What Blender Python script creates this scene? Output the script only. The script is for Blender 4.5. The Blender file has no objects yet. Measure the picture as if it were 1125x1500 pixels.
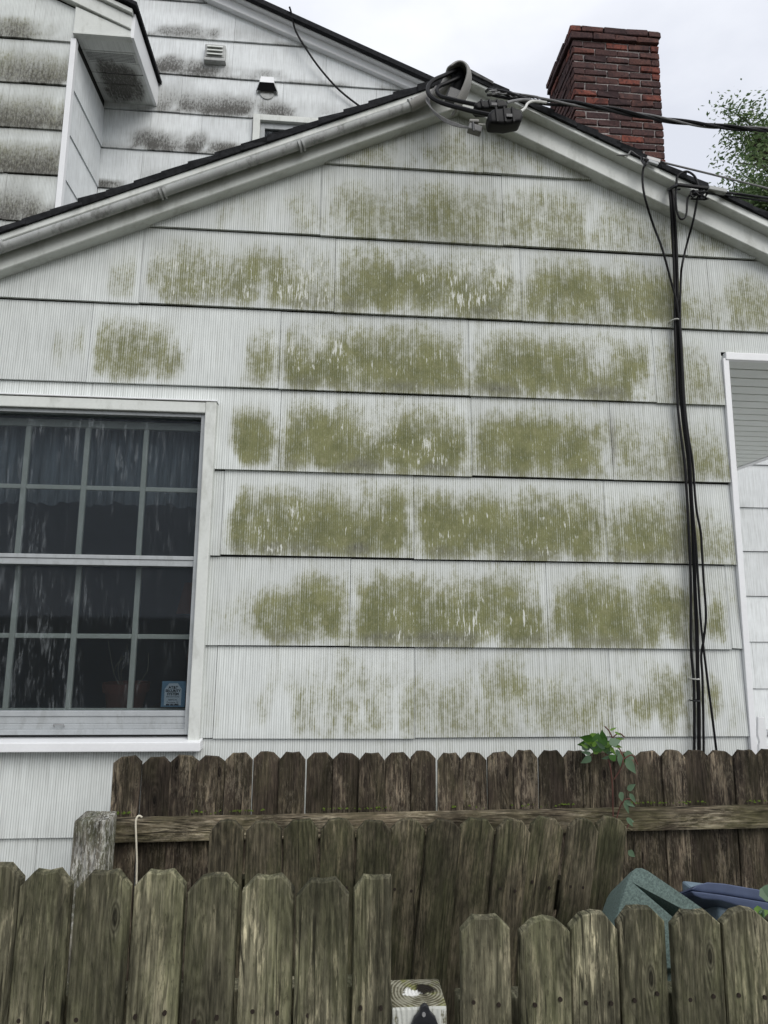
import bpy, bmesh, math, random
from mathutils import Vector, Matrix, noise
random.seed(11)
S = bpy.context.scene
COL = S.collection
R = math.radians
V = Vector

# ------------------------------------------------------------------ camera
EYE = V((0, 0, 1.65)); FPX = 977.77
PITCH, YAW, ROLL = .155993, -.0776261, .0106954
_f = V((-math.sin(YAW)*math.cos(PITCH), math.cos(YAW)*math.cos(PITCH), math.sin(PITCH)))
_r0 = V((math.cos(YAW), math.sin(YAW), 0)); _u0 = _r0.cross(_f)
CR = math.cos(ROLL)*_r0 + math.sin(ROLL)*_u0
CU = -math.sin(ROLL)*_r0 + math.cos(ROLL)*_u0
cam = bpy.data.objects.new('camera', bpy.data.cameras.new('camera'))
COL.objects.link(cam); S.camera = cam
cam.matrix_world = Matrix(((CR.x, CU.x, -_f.x, EYE.x), (CR.y, CU.y, -_f.y, EYE.y), (CR.z, CU.z, -_f.z, EYE.z), (0, 0, 0, 1)))
cam.data.sensor_fit = 'VERTICAL'; cam.data.sensor_height = 36; cam.data.lens = FPX/1500*36
cam.data.clip_start = .05; cam.data.clip_end = 2000

# ------------------------------------------------------------------ world, sun, exposure
SUN_EL, SUN_AZ = R(40), R(150)          # bright patch of the overcast, behind and right of the camera
w = bpy.data.worlds.new('World'); S.world = w; w.use_nodes = True
nt = w.node_tree; nt.nodes.clear()
sky = nt.nodes.new('ShaderNodeTexSky'); sky.sky_type = 'NISHITA'; sky.sun_disc = False
sky.sun_elevation = SUN_EL; sky.sun_rotation = SUN_AZ
tc = nt.nodes.new('ShaderNodeTexCoord')
mp = nt.nodes.new('ShaderNodeMapping'); mp.inputs['Scale'].default_value = (1, 1, 2.2)
nz = nt.nodes.new('ShaderNodeTexNoise'); nz.inputs['Scale'].default_value = 2.3; nz.inputs['Detail'].default_value = 7
rp = nt.nodes.new('ShaderNodeValToRGB')
rp.color_ramp.elements[0].position = .36; rp.color_ramp.elements[0].color = (6.0, 6.25, 6.9, 1)
rp.color_ramp.elements[1].position = .62; rp.color_ramp.elements[1].color = (8.2, 8.35, 8.75, 1)
mx = nt.nodes.new('ShaderNodeMixRGB'); mx.inputs[0].default_value = .93
bg = nt.nodes.new('ShaderNodeBackground'); bg.inputs[1].default_value = .1
ow = nt.nodes.new('ShaderNodeOutputWorld')
L = nt.links.new
L(tc.outputs['Generated'], mp.inputs[0]); L(mp.outputs[0], nz.inputs['Vector']); L(nz.outputs[0], rp.inputs[0])
L(sky.outputs[0], mx.inputs[1]); L(rp.outputs[0], mx.inputs[2]); L(mx.outputs[0], bg.inputs[0]); L(bg.outputs[0], ow.inputs[0])
sd = bpy.data.lights.new('sun', 'SUN'); sd.energy = 1.5; sd.angle = R(42); sd.color = (1, .97, .92)
sun = bpy.data.objects.new('sun', sd); COL.objects.link(sun)
sdir = V((math.sin(SUN_AZ)*math.cos(SUN_EL), math.cos(SUN_AZ)*math.cos(SUN_EL), math.sin(SUN_EL)))
sun.rotation_euler = sdir.to_track_quat('Z', 'Y').to_euler(); sun.location = (0, -5, 9)
S.view_settings.view_transform = 'Standard'; S.view_settings.look = 'None'
S.view_settings.exposure = .42; S.view_settings.gamma = 1; S.view_settings.use_curve_mapping = False

# ------------------------------------------------------------------ helpers
def ray(px, py): return CR*((px-562.5)/FPX) + CU*((750-py)/FPX) + _f
def at(px, py, Y):                       # the point of the plane y = Y that the photograph shows there
    d = ray(px, py); return EYE + d*(Y/d.y)
def atz(px, py, Z):
    d = ray(px, py); return EYE + d*((Z-EYE.z)/d.z)

class MB:
    def __init__(s): s.v = []; s.f = []; s.m = []
    def add(s, vs, fs, mi=0):
        o = len(s.v); s.v += [V(p) for p in vs]; s.f += [[i+o for i in f] for f in fs]; s.m += [mi]*len(fs); return s
    def box(s, x0, x1, y0, y1, z0, z1, mi=0):
        vs = [(x, y, z) for z in (z0, z1) for y in (y0, y1) for x in (x0, x1)]
        return s.add(vs, [(0,2,3,1), (4,5,7,6), (0,1,5,4), (2,6,7,3), (0,4,6,2), (1,3,7,5)], mi)
    def beam(s, a, b, wd, hd, up=(0,0,1), mi=0):
        a, b = V(a), V(b); d = (b-a).normalized(); sx = d.cross(V(up)).normalized()*wd/2; sz = sx.cross(d).normalized()*hd/2
        vs = [p+i*sx+j*sz for p in (a, b) for i, j in ((-1,-1), (1,-1), (1,1), (-1,1))]
        return s.add(vs, [(3,2,1,0), (4,5,6,7), (0,1,5,4), (1,2,6,5), (2,3,7,6), (3,0,4,7)], mi)
    def prism(s, pts, d, mi=0):          # polygon swept along d
        n = len(pts); pts = [V(p) for p in pts]; d = V(d)
        return s.add(pts+[p+d for p in pts], [list(range(n)), list(range(2*n-1, n-1, -1))]+[(i, i+n, (i+1) % n+n, (i+1) % n) for i in range(n)], mi)
    def tube(s, pts, r, n=8, mi=0, smooth=3):
        pts = [V(p) for p in pts]
        if smooth and len(pts) > 2:      # Catmull-Rom
            q = []
            P = [2*pts[0]-pts[1]]+pts+[2*pts[-1]-pts[-2]]
            for i in range(1, len(P)-2):
                for k in range(smooth):
                    t = k/smooth
                    q.append(.5*((2*P[i])+(P[i+1]-P[i-1])*t+(2*P[i-1]-5*P[i]+4*P[i+1]-P[i+2])*t*t+(3*P[i]-P[i-1]-3*P[i+1]+P[i+2])*t**3))
            pts = q+[pts[-1]]
        N = len(pts); nrm = None; vs = []
        for i, p in enumerate(pts):
            t = (pts[min(i+1, N-1)]-pts[max(i-1, 0)]).normalized()
            if nrm is None: nrm = t.cross(V((.31, .77, .55))).normalized()
            nrm = (nrm-t*nrm.dot(t)).normalized(); b = t.cross(nrm)
            rr = r[min(i*len(r)//N, len(r)-1)] if isinstance(r, (list, tuple)) else r
            vs += [p+rr*(math.cos(a)*nrm+math.sin(a)*b) for a in (2*math.pi*k/n for k in range(n))]
        fs = [(i*n+k, i*n+(k+1) % n, (i+1)*n+(k+1) % n, (i+1)*n+k) for i in range(N-1) for k in range(n)]
        fs += [list(range(n-1, -1, -1)), [(N-1)*n+k for k in range(n)]]
        return s.add(vs, fs, mi)
    def mesh(s, name):
        m = bpy.data.meshes.new(name); m.from_pydata([tuple(p) for p in s.v], [], s.f); m.update(); return m

WORLD = {}
def link(name, me, mat, parent=None, loc=(0,0,0), rot=(0,0,0)):
    o = bpy.data.objects.new(name, me); COL.objects.link(o)
    if mat and not me.materials:
        for k in (mat if isinstance(mat, (list, tuple)) else [mat]): me.materials.append(k)
    loc = V(loc); WORLD[o.name] = loc
    if parent: o.parent = parent; o.location = loc-WORLD[parent.name]
    else: o.location = loc
    o.rotation_euler = rot
    return o
def build(name, mb, mat, parent=None, smooth=False, bevel=0, seg=2, label=None, sub=0):
    """ONE mesh object out of the collected shapes, its origin at the middle of its base."""
    xs = [p.x for p in mb.v]; ys = [p.y for p in mb.v]; zs = [p.z for p in mb.v]
    base = V(((min(xs)+max(xs))/2, (min(ys)+max(ys))/2, min(zs)))
    mb.v = [p-base for p in mb.v]; me = mb.mesh(name)
    me.materials.clear()
    for k in (mat if isinstance(mat, (list, tuple)) else [mat]): me.materials.append(k)
    bm = bmesh.new(); bm.from_mesh(me); bmesh.ops.recalc_face_normals(bm, faces=bm.faces)
    if bevel: bmesh.ops.bevel(bm, geom=[e for e in bm.edges if len(e.link_faces) == 2 and e.calc_face_angle() > .5], offset=bevel, segments=seg, affect='EDGES', profile=.6, clamp_overlap=True)
    bm.to_mesh(me); bm.free()
    if len(mb.m) == len(me.polygons):
        for p, mi in zip(me.polygons, mb.m): p.material_index = mi
    if smooth: me.polygons.foreach_set('use_smooth', [True]*len(me.polygons)); me.set_sharp_from_angle(angle=R(40))
    o = link(name, me, None, parent, base)
    if sub:
        md = o.modifiers.new('sub', 'SUBSURF'); md.levels = md.render_levels = sub
    if label: o['label'] = label
    return o
def tag(o, label=None, cat=None, group=None, kind=None):
    if label: o['label'] = label
    if cat: o['category'] = cat
    if group: o['group'] = group
    if kind: o['kind'] = kind
    return o
def empty(name, loc, label, cat, group=None):
    o = bpy.data.objects.new(name, None); COL.objects.link(o); o.location = loc; o.empty_display_size = .2
    WORLD[o.name] = V(loc); return tag(o, label, cat, group)
def part(name, loc, parent):             # an Empty that only gathers sub-parts
    o = bpy.data.objects.new(name, None); COL.objects.link(o); WORLD[o.name] = V(loc)
    o.parent = parent; o.location = V(loc)-WORLD[parent.name]; return o

# ------------------------------------------------------------------ materials
class NT:
    def __init__(s, name):
        s.mat = bpy.data.materials.new(name); s.mat.use_nodes = True; s.t = s.mat.node_tree; s.b = s.t.nodes['Principled BSDF']
    def n(s, typ, **kw):
        nd = s.t.nodes.new(typ)
        for k, v in kw.items(): setattr(nd, k, v)
        return nd
    def put(s, sock, v):
        if v is None: return
        if hasattr(v, 'is_output'): s.t.links.new(v, sock)
        else:
            if sock.type == 'RGBA' and not hasattr(v, '__len__'): v = (v, v, v, 1)
            if sock.type == 'RGBA' and len(v) == 3: v = (*v, 1)
            sock.default_value = v
    def m(s, op, a, b=None, c=None):
        nd = s.n('ShaderNodeMath', operation=op)
        for i, v in enumerate((a, b, c)): s.put(nd.inputs[i], v)
        return nd.outputs[0]
    def xyz(s, x, y, z):
        nd = s.n('ShaderNodeCombineXYZ')
        for i, v in enumerate((x, y, z)): s.put(nd.inputs[i], v)
        return nd.outputs[0]
    def sep(s, v):
        nd = s.n('ShaderNodeSeparateXYZ'); s.put(nd.inputs[0], v); return nd.outputs
    def noise(s, vec, scale=1, detail=3, rough=.55):
        nd = s.n('ShaderNodeTexNoise'); s.put(nd.inputs['Vector'], vec)
        nd.inputs['Scale'].default_value = scale; nd.inputs['Detail'].default_value = detail; nd.inputs['Roughness'].default_value = rough
        return nd.outputs[0]
    def sc(s, vec, k):
        nd = s.n('ShaderNodeVectorMath', operation='MULTIPLY'); s.put(nd.inputs[0], vec); nd.inputs[1].default_value = k; return nd.outputs[0]
    def step(s, v, a, b, lo=0., hi=1.):
        nd = s.n('ShaderNodeMapRange', interpolation_type='SMOOTHSTEP'); s.put(nd.inputs[0], v)
        for i, k in enumerate((a, b, lo, hi)): nd.inputs[i+1].default_value = k
        return nd.outputs[0]
    def mix(s, f, a, b, mode='MIX'):
        nd = s.n('ShaderNodeMixRGB', blend_type=mode); s.put(nd.inputs[0], f); s.put(nd.inputs[1], a); s.put(nd.inputs[2], b); return nd.outputs[0]
    def attr(s, name):
        nd = s.n('ShaderNodeAttribute', attribute_name=name); return nd.outputs['Fac']
    def bump(s, h, strength, dist):
        nd = s.n('ShaderNodeBump'); nd.inputs['Strength'].default_value = strength; nd.inputs['Distance'].default_value = dist
        s.put(nd.inputs['Height'], h); s.put(s.b.inputs['Normal'], nd.outputs[0])
    def out(s, col, rough=.7, spec=.3, metal=0):
        s.put(s.b.inputs['Base Color'], col); s.put(s.b.inputs['Roughness'], rough); s.b.inputs['Specular IOR Level'].default_value = spec; s.b.inputs['Metallic'].default_value = metal
        return s.mat

def plain(name, col, rough=.6, spec=.3, var=.12, scale=9, bump=.1, metal=0, dirt=None, dirt_amt=.5):
    t = NT(name); p = t.n('ShaderNodeNewGeometry').outputs['Position']
    a = t.noise(p, scale, 6); b = t.noise(p, scale*14, 4)
    f = t.m('ADD', t.m('MULTIPLY', a, .6), t.m('MULTIPLY', b, .4))
    c = t.mix(t.step(f, .3, .7), tuple(k*(1-var) for k in col), tuple(min(1, k*(1+var)) for k in col))
    if dirt:
        d = t.noise(t.sc(p, (1.2, 1.2, .5)), scale*1.7, 8, .68)
        c = t.mix(t.m('MULTIPLY', t.step(d, .5, .66), dirt_amt), c, dirt)
    if bump: t.bump(b, bump, .003)
    return t.out(c, rough, spec, metal)

def siding_mat(name, white, flute_amt=.3):
    t = NT(name); uvn = t.n('ShaderNodeUVMap', uv_map='UVMap').outputs[0]; u, z, _ = t.sep(uvn)
    al, gr, fl = t.attr('algae'), t.attr('grime'), t.attr('flake'); rd = t.attr('tone')
    wob = t.noise(t.xyz(t.m('MULTIPLY', u, 9), t.m('MULTIPLY', z, .5), 0), 1, 2)
    ph = t.m('ADD', t.m('MULTIPLY', u, 2*math.pi/.0088), t.m('MULTIPLY', wob, 5))
    wave = t.m('MULTIPLY_ADD', t.m('SINE', ph), .5, .5)
    streak = t.noise(t.xyz(t.m('MULTIPLY', u, 150), t.m('MULTIPLY', z, 5), 3), 1, 3)
    fine = t.noise(t.xyz(t.m('MULTIPLY', u, 330), t.m('MULTIPLY', z, 70), 7), 1, 4, .7)
    big = t.noise(t.xyz(u, z, 0), 9, 6, .6)
    # clean fibre cement, dull in the grooves
    base = t.mix(t.step(big, .3, .72), tuple(k*.90 for k in white), white)
    base = t.mix(t.m('MULTIPLY', t.step(streak, .40, .72), .34), base, (.40, .41, .39))
    groove = t.step(wave, .45, .05)
    base = t.mix(t.m('MULTIPLY', groove, t.m('MULTIPLY_ADD', streak, .54, flute_amt-.18)), base, (.20, .21, .20))
    base = t.mix(1, base, t.xyz(rd, rd, rd), 'MULTIPLY')
    # green algae
    base = t.mix(t.m('MULTIPLY', t.step(al, 0, .75), .58), base, (.36, .355, .26))
    v = t.m('ADD', al, t.m('MULTIPLY', t.m('SUBTRACT', streak, .5), 1.0))
    v = t.m('ADD', v, t.m('MULTIPLY', t.m('SUBTRACT', fine, .5), .9))
    run = t.noise(t.xyz(t.m('MULTIPLY', u, 38), t.m('MULTIPLY', z, 2.2), 5), 1, 3, .6)
    v = t.m('ADD', v, t.m('MULTIPLY', t.m('SUBTRACT', run, .5), .22))
    mot = t.noise(t.xyz(t.m('MULTIPLY', u, 34), t.m('MULTIPLY', z, 26), 4), 1, 7, .72)
    v = t.m('ADD', v, t.m('MULTIPLY', t.m('SUBTRACT', mot, .5), 2.0))
    v = t.m('ADD', v, t.m('MULTIPLY', t.m('SUBTRACT', wave, .5), -.34))
    v = t.m('ADD', v, t.m('MULTIPLY', t.m('SUBTRACT', big, .5), .5))
    A = t.m('MULTIPLY', t.step(v, .08, 1.0), t.step(al, .02, .35))
    acol = t.mix(t.step(big, .35, .68), (.080, .092, .022), (.205, .212, .085))
    acol = t.mix(t.step(fine, .35, .7), acol, (.148, .148, .06))
    acol = t.mix(t.m('MULTIPLY', t.step(mot, .5, .66), .6), acol, (.255, .25, .14))
    col = t.mix(t.m('MULTIPLY', A, .94), base, acol)
    # black mildew
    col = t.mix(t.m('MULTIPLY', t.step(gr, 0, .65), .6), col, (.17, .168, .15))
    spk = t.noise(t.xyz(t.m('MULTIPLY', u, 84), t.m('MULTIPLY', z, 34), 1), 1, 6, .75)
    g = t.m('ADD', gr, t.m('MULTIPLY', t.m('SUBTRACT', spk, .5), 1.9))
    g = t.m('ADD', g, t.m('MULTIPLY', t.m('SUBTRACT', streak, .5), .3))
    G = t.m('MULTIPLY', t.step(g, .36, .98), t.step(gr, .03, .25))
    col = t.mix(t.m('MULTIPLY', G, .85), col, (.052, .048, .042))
    # flaked off bare white streaks
    fn = t.noise(t.xyz(t.m('MULTIPLY', u, 120), t.m('MULTIPLY', z, 13), 9), 1, 5, .7)
    fn = t.m('ADD', fn, t.m('MULTIPLY', t.m('SUBTRACT', big, .5), .45))
    F = t.step(t.m('ADD', fn, t.m('MULTIPLY', fl, .14)), .69, .74)
    col = t.mix(t.m('MULTIPLY', F, t.step(fl, .05, .3)), col, (.60, .61, .56))
    h = t.m('ADD', wave, t.m('MULTIPLY', fine, .5))
    t.bump(h, .45, .0014)
    return t.out(col, .82, .2)

def wood_mat(name, dark, mid, light, green=(.07,.08,.025), streak=.6, mould=.6, gr=.5, grey=None, knot=.8, horiz=False):
    t = NT(name); ob = t.n('ShaderNodeTexCoord').outputs['Object']; rnd = t.n('ShaderNodeObjectInfo').outputs['Random']
    x, y, z = t.sep(ob)
    if horiz: x, z = z, x
    xo = t.m('ADD', x, t.m('MULTIPLY', rnd, 7.3)); zo = t.m('ADD', z, t.m('MULTIPLY', rnd, 31.7))
    warp = t.noise(t.xyz(t.m('MULTIPLY', xo, 9), t.m('MULTIPLY', y, 6), t.m('MULTIPLY', zo, 1.7)), 1, 3)
    vo = t.n('ShaderNodeTexVoronoi', voronoi_dimensions='2D'); t.put(vo.inputs['Vector'], t.xyz(t.m('MULTIPLY', xo, 8.5), t.m('MULTIPLY', zo, 2.7), 0)); vo.inputs['Scale'].default_value = 1; vo.inputs['Randomness'].default_value = 1
    vc = t.sep(vo.outputs['Color'])[0]
    kd = t.m('ADD', t.m('ADD', vo.outputs['Distance'], t.m('MULTIPLY', t.step(vc, .42, .44), .9)), t.m('MULTIPLY', t.m('SUBTRACT', warp, .5), .10))
    near = t.m('POWER', 2.718, t.m('MULTIPLY', kd, -5.5))
    ph = t.m('ADD', t.m('MULTIPLY', xo, 330), t.m('ADD', t.m('MULTIPLY', warp, 85), t.m('MULTIPLY', near, 30)))
    ring = t.m('MULTIPLY_ADD', t.m('SINE', ph), .5, .5)
    fib = t.noise(t.xyz(t.m('MULTIPLY', xo, 215), t.m('MULTIPLY', y, 120), t.m('MULTIPLY', zo, 6)), 1, 4, .65)
    c = t.mix(t.m('MULTIPLY_ADD', ring, .30, t.m('MULTIPLY_ADD', fib, 2.0, -.72)), dark, mid)
    s1 = t.noise(t.xyz(t.m('MULTIPLY', xo, 85), t.m('MULTIPLY', y, 60), t.m('MULTIPLY', zo, 11)), 1, 5, .7)
    patch = t.noise(t.xyz(t.m('MULTIPLY', xo, 9), y, t.m('MULTIPLY', zo, 4)), 1, 3)
    c = t.mix(t.m('MULTIPLY', t.m('MULTIPLY', t.step(s1, .50, .61), t.step(patch, .40, .62)), streak), c, light)
    spk = t.noise(t.xyz(t.m('MULTIPLY', xo, 170), t.m('MULTIPLY', y, 90), t.m('MULTIPLY', zo, 55)), 1, 5, .7)
    gm = t.noise(t.xyz(t.m('MULTIPLY', xo, 12), y, t.m('MULTIPLY', zo, 4.2)), 1, 5, .6)
    c = t.mix(t.m('MULTIPLY', t.step(t.m('ADD', gm, t.m('MULTIPLY', spk, .4)), .58, .82), gr), c, green)
    mm = t.noise(t.xyz(t.m('MULTIPLY', xo, 17), y, t.m('MULTIPLY', zo, 7)), 1, 6, .65)
    c = t.mix(t.m('MULTIPLY', t.step(t.m('ADD', mm, t.m('MULTIPLY', spk, .3)), .6, .85), mould), c, tuple(k*.45 for k in dark))
    if grey: c = t.mix(t.m('MULTIPLY', t.step(t.m('ADD', spk, t.m('MULTIPLY', patch, .5)), .76, .93), .75), c, grey)
    kring = t.m('MULTIPLY_ADD', t.m('SINE', t.m('MULTIPLY', kd, 190)), .5, .5)
    kc = t.mix(kring, tuple(k*.8 for k in dark), tuple(k*1.1 for k in mid))
    c = t.mix(t.m('MULTIPLY', t.step(kd, .10, .05), t.m('MULTIPLY', knot, .8) if False else knot*.8), c, kc)
    c = t.mix(t.m('MULTIPLY', t.step(kd, .055, .03), knot), c, tuple(k*.3 for k in dark))
    c = t.mix(t.m('MULTIPLY', t.step(spk, .56, .70), .62), c, tuple(k*.6 for k in dark))
    f2 = t.noise(t.xyz(t.m('MULTIPLY', xo, 130), t.m('MULTIPLY', y, 60), t.m('MULTIPLY', zo, 16)), 1, 5, .72)
    c = t.mix(1, c, t.mix(t.step(f2, .34, .66), (.66, .66, .66), (1.32, 1.31, 1.28)), 'MULTIPLY')
    cn = t.noise(t.xyz(t.m('MULTIPLY', xo, 34), t.m('MULTIPLY', y, 4), t.m('MULTIPLY', zo, 1.1)), 1, 2, .5)
    ck = t.m('MULTIPLY', t.step(t.m('ABSOLUTE', t.m('SUBTRACT', cn, .56)), .011, .003), t.step(patch, .42, .52))
    c = t.mix(t.m('MULTIPLY', ck, .8), c, tuple(k*.22 for k in dark))
    bl = t.noise(t.xyz(t.m('MULTIPLY', xo, 5), y, t.m('MULTIPLY', zo, 2.6)), 1, 5, .65)
    c = t.mix(t.step(bl, .35, .68), t.mix(1, c, (.52, .52, .52), 'MULTIPLY'), t.mix(1, c, (1.38, 1.38, 1.36), 'MULTIPLY'))
    val = t.m('MULTIPLY_ADD', rnd, .45, .88)
    c = t.mix(1, c, t.xyz(val, val, val), 'MULTIPLY')
    t.bump(t.m('ADD', t.m('MULTIPLY', ring, .5), t.m('ADD', t.m('MULTIPLY', fib, 1.4), t.m('MULTIPLY', spk, .5))), .9, .003)
    return t.out(c, .85, .15)

M = {}
M['siding'] = siding_mat('weathered fluted siding', (.70, .73, .712))
M['siding_far'] = siding_mat('white fluted siding', (.80, .83, .84), .16)
M['trim'] = plain('painted white trim', (.62, .64, .61), .5, .35, .06, 6, .05, dirt=(.33,.34,.30), dirt_amt=.4)
M['trim_white'] = plain('clean white trim', (.76, .77, .78), .4, .4, .04, 6, .03)
M['alu'] = plain('dull aluminium', (.36, .38, .39), .45, .5, .1, 14, .05, 0, (.2,.21,.2), .35)
M['muntin'] = plain('aged cream sash paint', (.76, .75, .64), .55, .3, .1, 10, .05)
M['vinyl'] = plain('grey green vinyl panel', (.68, .71, .68), .5, .3, .04, 4, .03)
M['sheath'] = plain('dark gap behind siding', (.05, .05, .048), .9, .1)
M['asphalt'] = plain('black asphalt shingle', (.02, .021, .023), .95, .15, .5, 60, .6)
M['asphalt_grey'] = plain('weathered grey asphalt shingle', (.10, .10, .10), .95, .15, .4, 50, .6)
M['black'] = plain('black cable jacket', (.0055, .0055, .0065), .5, .2, .2, 20, 0)
M['grey_cable'] = plain('weathered grey cable', (.17, .17, .17), .6, .3, .2, 40, 0)
M['pale_cable'] = plain('pale bare wire', (.5, .5, .47), .5, .4, .15, 40, 0)
M['conduit'] = plain('dirty galvanised conduit', (.33, .34, .33), .55, .4, .12, 12, .12, 0, (.11,.11,.10), .7)
M['hood'] = plain('grey plastic weatherhead', (.24, .235, .22), .6, .3, .12, 16, .1)
M['ventgrey'] = plain('light grey vent plastic', (.42, .43, .42), .6, .3, .1, 12, .05, dirt=(.2,.2,.19), dirt_amt=.5)
M['dark'] = plain('dark hollow', (.012, .012, .013), .8, .1)
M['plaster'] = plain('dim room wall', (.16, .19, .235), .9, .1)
M['mortar'] = plain('grey mortar', (.30, .275, .265), .95, .1, .25, 30, .5, dirt=(.10,.085,.085), dirt_amt=.7)
M['green_plastic'] = plain('speckled green plastic', (.14, .195, .18), .55, .35, .5, 260, .35)
M['blue_plastic'] = plain('slate blue plastic', (.068, .088, .15), .45, .4, .12, 30, .1)
M['iron'] = plain('black iron hardware', (.016, .017, .02), .35, .5, .3, 50, .2)
M['steel'] = plain('worn steel', (.30, .30, .30), .45, .4, .1, 30, .1, .3)
M['nail'] = plain('rusty nail head', (.02, .014, .01), .7, .3)
M['rope'] = plain('cream cord', (.62, .58, .47), .8, .2)
M['soil'] = plain('damp soil and moss', (.045, .042, .026), .95, .1, .5, 5, .8, dirt=(.03,.05,.012), dirt_amt=.8)
M['terracotta'] = plain('terracotta', (.20, .07, .045), .8, .2)
M['orange'] = plain('orange lamp shade', (.30, .085, .025), .7, .2)
M['stalk'] = plain('dry stalk', (.35, .32, .24), .8, .2)
M['vinestem'] = plain('reddish vine stem', (.10, .045, .035), .7, .2)
M['bark'] = plain('grey bark', (.06, .05, .042), .9, .1, .3, 12, .5)
M['fascia_dirt'] = siding_mat('mildewed white soffit', (.70, .72, .70), 0)
M['wood_front'] = wood_mat('mossy grey green pickets', (.064, .060, .040), (.212, .200, .138), (.43, .39, .27), (.085, .096, .042), .75, .6, .34)
M['wood_mid'] = wood_mat('dark brown pickets', (.050, .044, .030), (.172, .150, .105), (.27, .225, .15), (.03, .038, .014), .5, .55, .6)
M['wood_far'] = wood_mat('weathered brown pickets', (.028, .022, .017), (.088, .069, .053), (.27, .22, .16), (.05, .052, .022), .8, .5, .3, (.20, .17, .13))
M['wood_rail'] = wood_mat('weathered rail', (.065, .052, .036), (.235, .195, .14), (.44, .385, .29), (.05, .06, .012), .9, .75, .4, (.26, .225, .165), .3, True)
M['wood_post'] = wood_mat('whitened post', (.07, .06, .045), (.24, .225, .20), (.55, .54, .52), (.06, .075, .03), 1, .5, .6, (.58, .58, .56), .2)

def leaf_mat(name, a, b):
    t = NT(name); rnd = t.n('ShaderNodeNewGeometry').outputs['Random Per Island']
    c = t.mix(rnd, a, b)
    t.out(c, .5, .3)
    t.b.inputs['Transmission Weight'].default_value = 0
    tr = t.n('ShaderNodeBsdfTranslucent'); t.put(tr.inputs[0], c)
    mxs = t.n('ShaderNodeMixShader'); mxs.inputs[0].default_value = .3
    o = t.t.nodes['Material Output']; t.t.links.new(t.b.outputs[0], mxs.inputs[1]); t.t.links.new(tr.outputs[0], mxs.inputs[2]); t.t.links.new(mxs.outputs[0], o.inputs[0])
    return t.mat
M['leaf_tree'] = leaf_mat('tree leaves', (.065, .125, .045), (.20, .27, .12))
M['leaf_bright'] = leaf_mat('fresh vine leaves', (.07, .16, .02), (.16, .28, .05))
M['leaf_dull'] = leaf_mat('dull vine leaves', (.06, .12, .065), (.15, .22, .14))
M['leaf_dark'] = leaf_mat('deep green vine leaf', (.025, .085, .012), (.05, .12, .02))

def glass_mat(name, tint, dirt):
    t = NT(name); p = t.n('ShaderNodeNewGeometry').outputs['Position']
    st = t.noise(t.sc(p, (75, 1, 11)), 1, 5, .7); pt = t.noise(t.sc(p, (5, 1, 2.2)), 1, 3)
    st2 = t.noise(t.sc(p, (130, 1, 9)), 1, 3, .6)
    d = t.m('MULTIPLY', t.m('MULTIPLY', t.step(st, .50, .78), t.step(pt, .40, .64)), t.m('MULTIPLY_ADD', st2, 1., .1))
    tr = t.n('ShaderNodeBsdfTransparent'); t.put(tr.inputs[0], tint)
    gl = t.n('ShaderNodeBsdfGlossy'); gl.inputs['Roughness'].default_value = .03; t.put(gl.inputs[0], (.9, .95, 1, 1))
    fr = t.n('ShaderNodeFresnel'); fr.inputs[0].default_value = 1.45
    m1 = t.n('ShaderNodeMixShader'); t.put(m1.inputs[0], t.m('MULTIPLY', fr.outputs[0], .30)); t.t.links.new(tr.outputs[0], m1.inputs[1]); t.t.links.new(gl.outputs[0], m1.inputs[2])
    df = t.n('ShaderNodeBsdfDiffuse'); t.put(df.inputs[0], (.62, .66, .68))
    m2 = t.n('ShaderNodeMixShader'); t.put(m2.inputs[0], t.m('MULTIPLY_ADD', d, dirt, .012)); t.t.links.new(m1.outputs[0], m2.inputs[1]); t.t.links.new(df.outputs[0], m2.inputs[2])
    t.t.links.new(m2.outputs[0], t.t.nodes['Material Output'].inputs[0])
    return t.mat
M['glass'] = glass_mat('sash glass', (.88, .9, .92, 1), 0)
M['storm'] = glass_mat('streaked storm glass', (.66, .69, .71, 1), .26)
t = NT('thin grey curtain'); p = t.n('ShaderNodeNewGeometry').outputs['Position']
c = t.mix(t.step(t.noise(t.sc(p, (60, 8, 3)), 1, 3), .35, .7), (.22, .235, .23), (.5, .51, .5)); t.out(c, .9, .1)
M['curtain'] = t.mat
t = NT('chimney brick'); p = t.n('ShaderNodeNewGeometry').outputs['Position']; rnd = t.n('ShaderNodeObjectInfo').outputs['Random']
rr = t.n('ShaderNodeValToRGB'); t.put(rr.inputs[0], rnd); e = rr.color_ramp.elements
e[0].color = (.056, .036, .037, 1); e[1].color = (.22, .072, .052, 1); e[1].position = 1
for pos, cc in ((.3, (.078, .045, .043, 1)), (.6, (.096, .052, .047, 1)), (.84, (.116, .058, .049, 1)), (.93, (.16, .058, .045, 1))):
    q = rr.color_ramp.elements.new(pos); q.color = cc
n1 = t.noise(p, 42, 6, .7); n2 = t.noise(p, 9, 4)
c = t.mix(t.step(n1, .45, .7), rr.outputs[0], (.035, .025, .026)); c = t.mix(t.m('MULTIPLY', t.step(n1, .38, .3), .7), c, (.24, .17, .14))
c = t.mix(t.m('MULTIPLY', t.step(n2, .48, .68), .55), c, (.035, .026, .028)); t.bump(n1, .7, .005); M['brick'] = t.out(c, .92, .12)

# ------------------------------------------------------------------ the ground and the house shell
g = MB(); g.add([(-400,-400,0), (400,-400,0), (400,400,0), (-400,400,0)], [(0,1,2,3)])
tag(build('ground', g, M['soil']), kind='structure')

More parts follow.
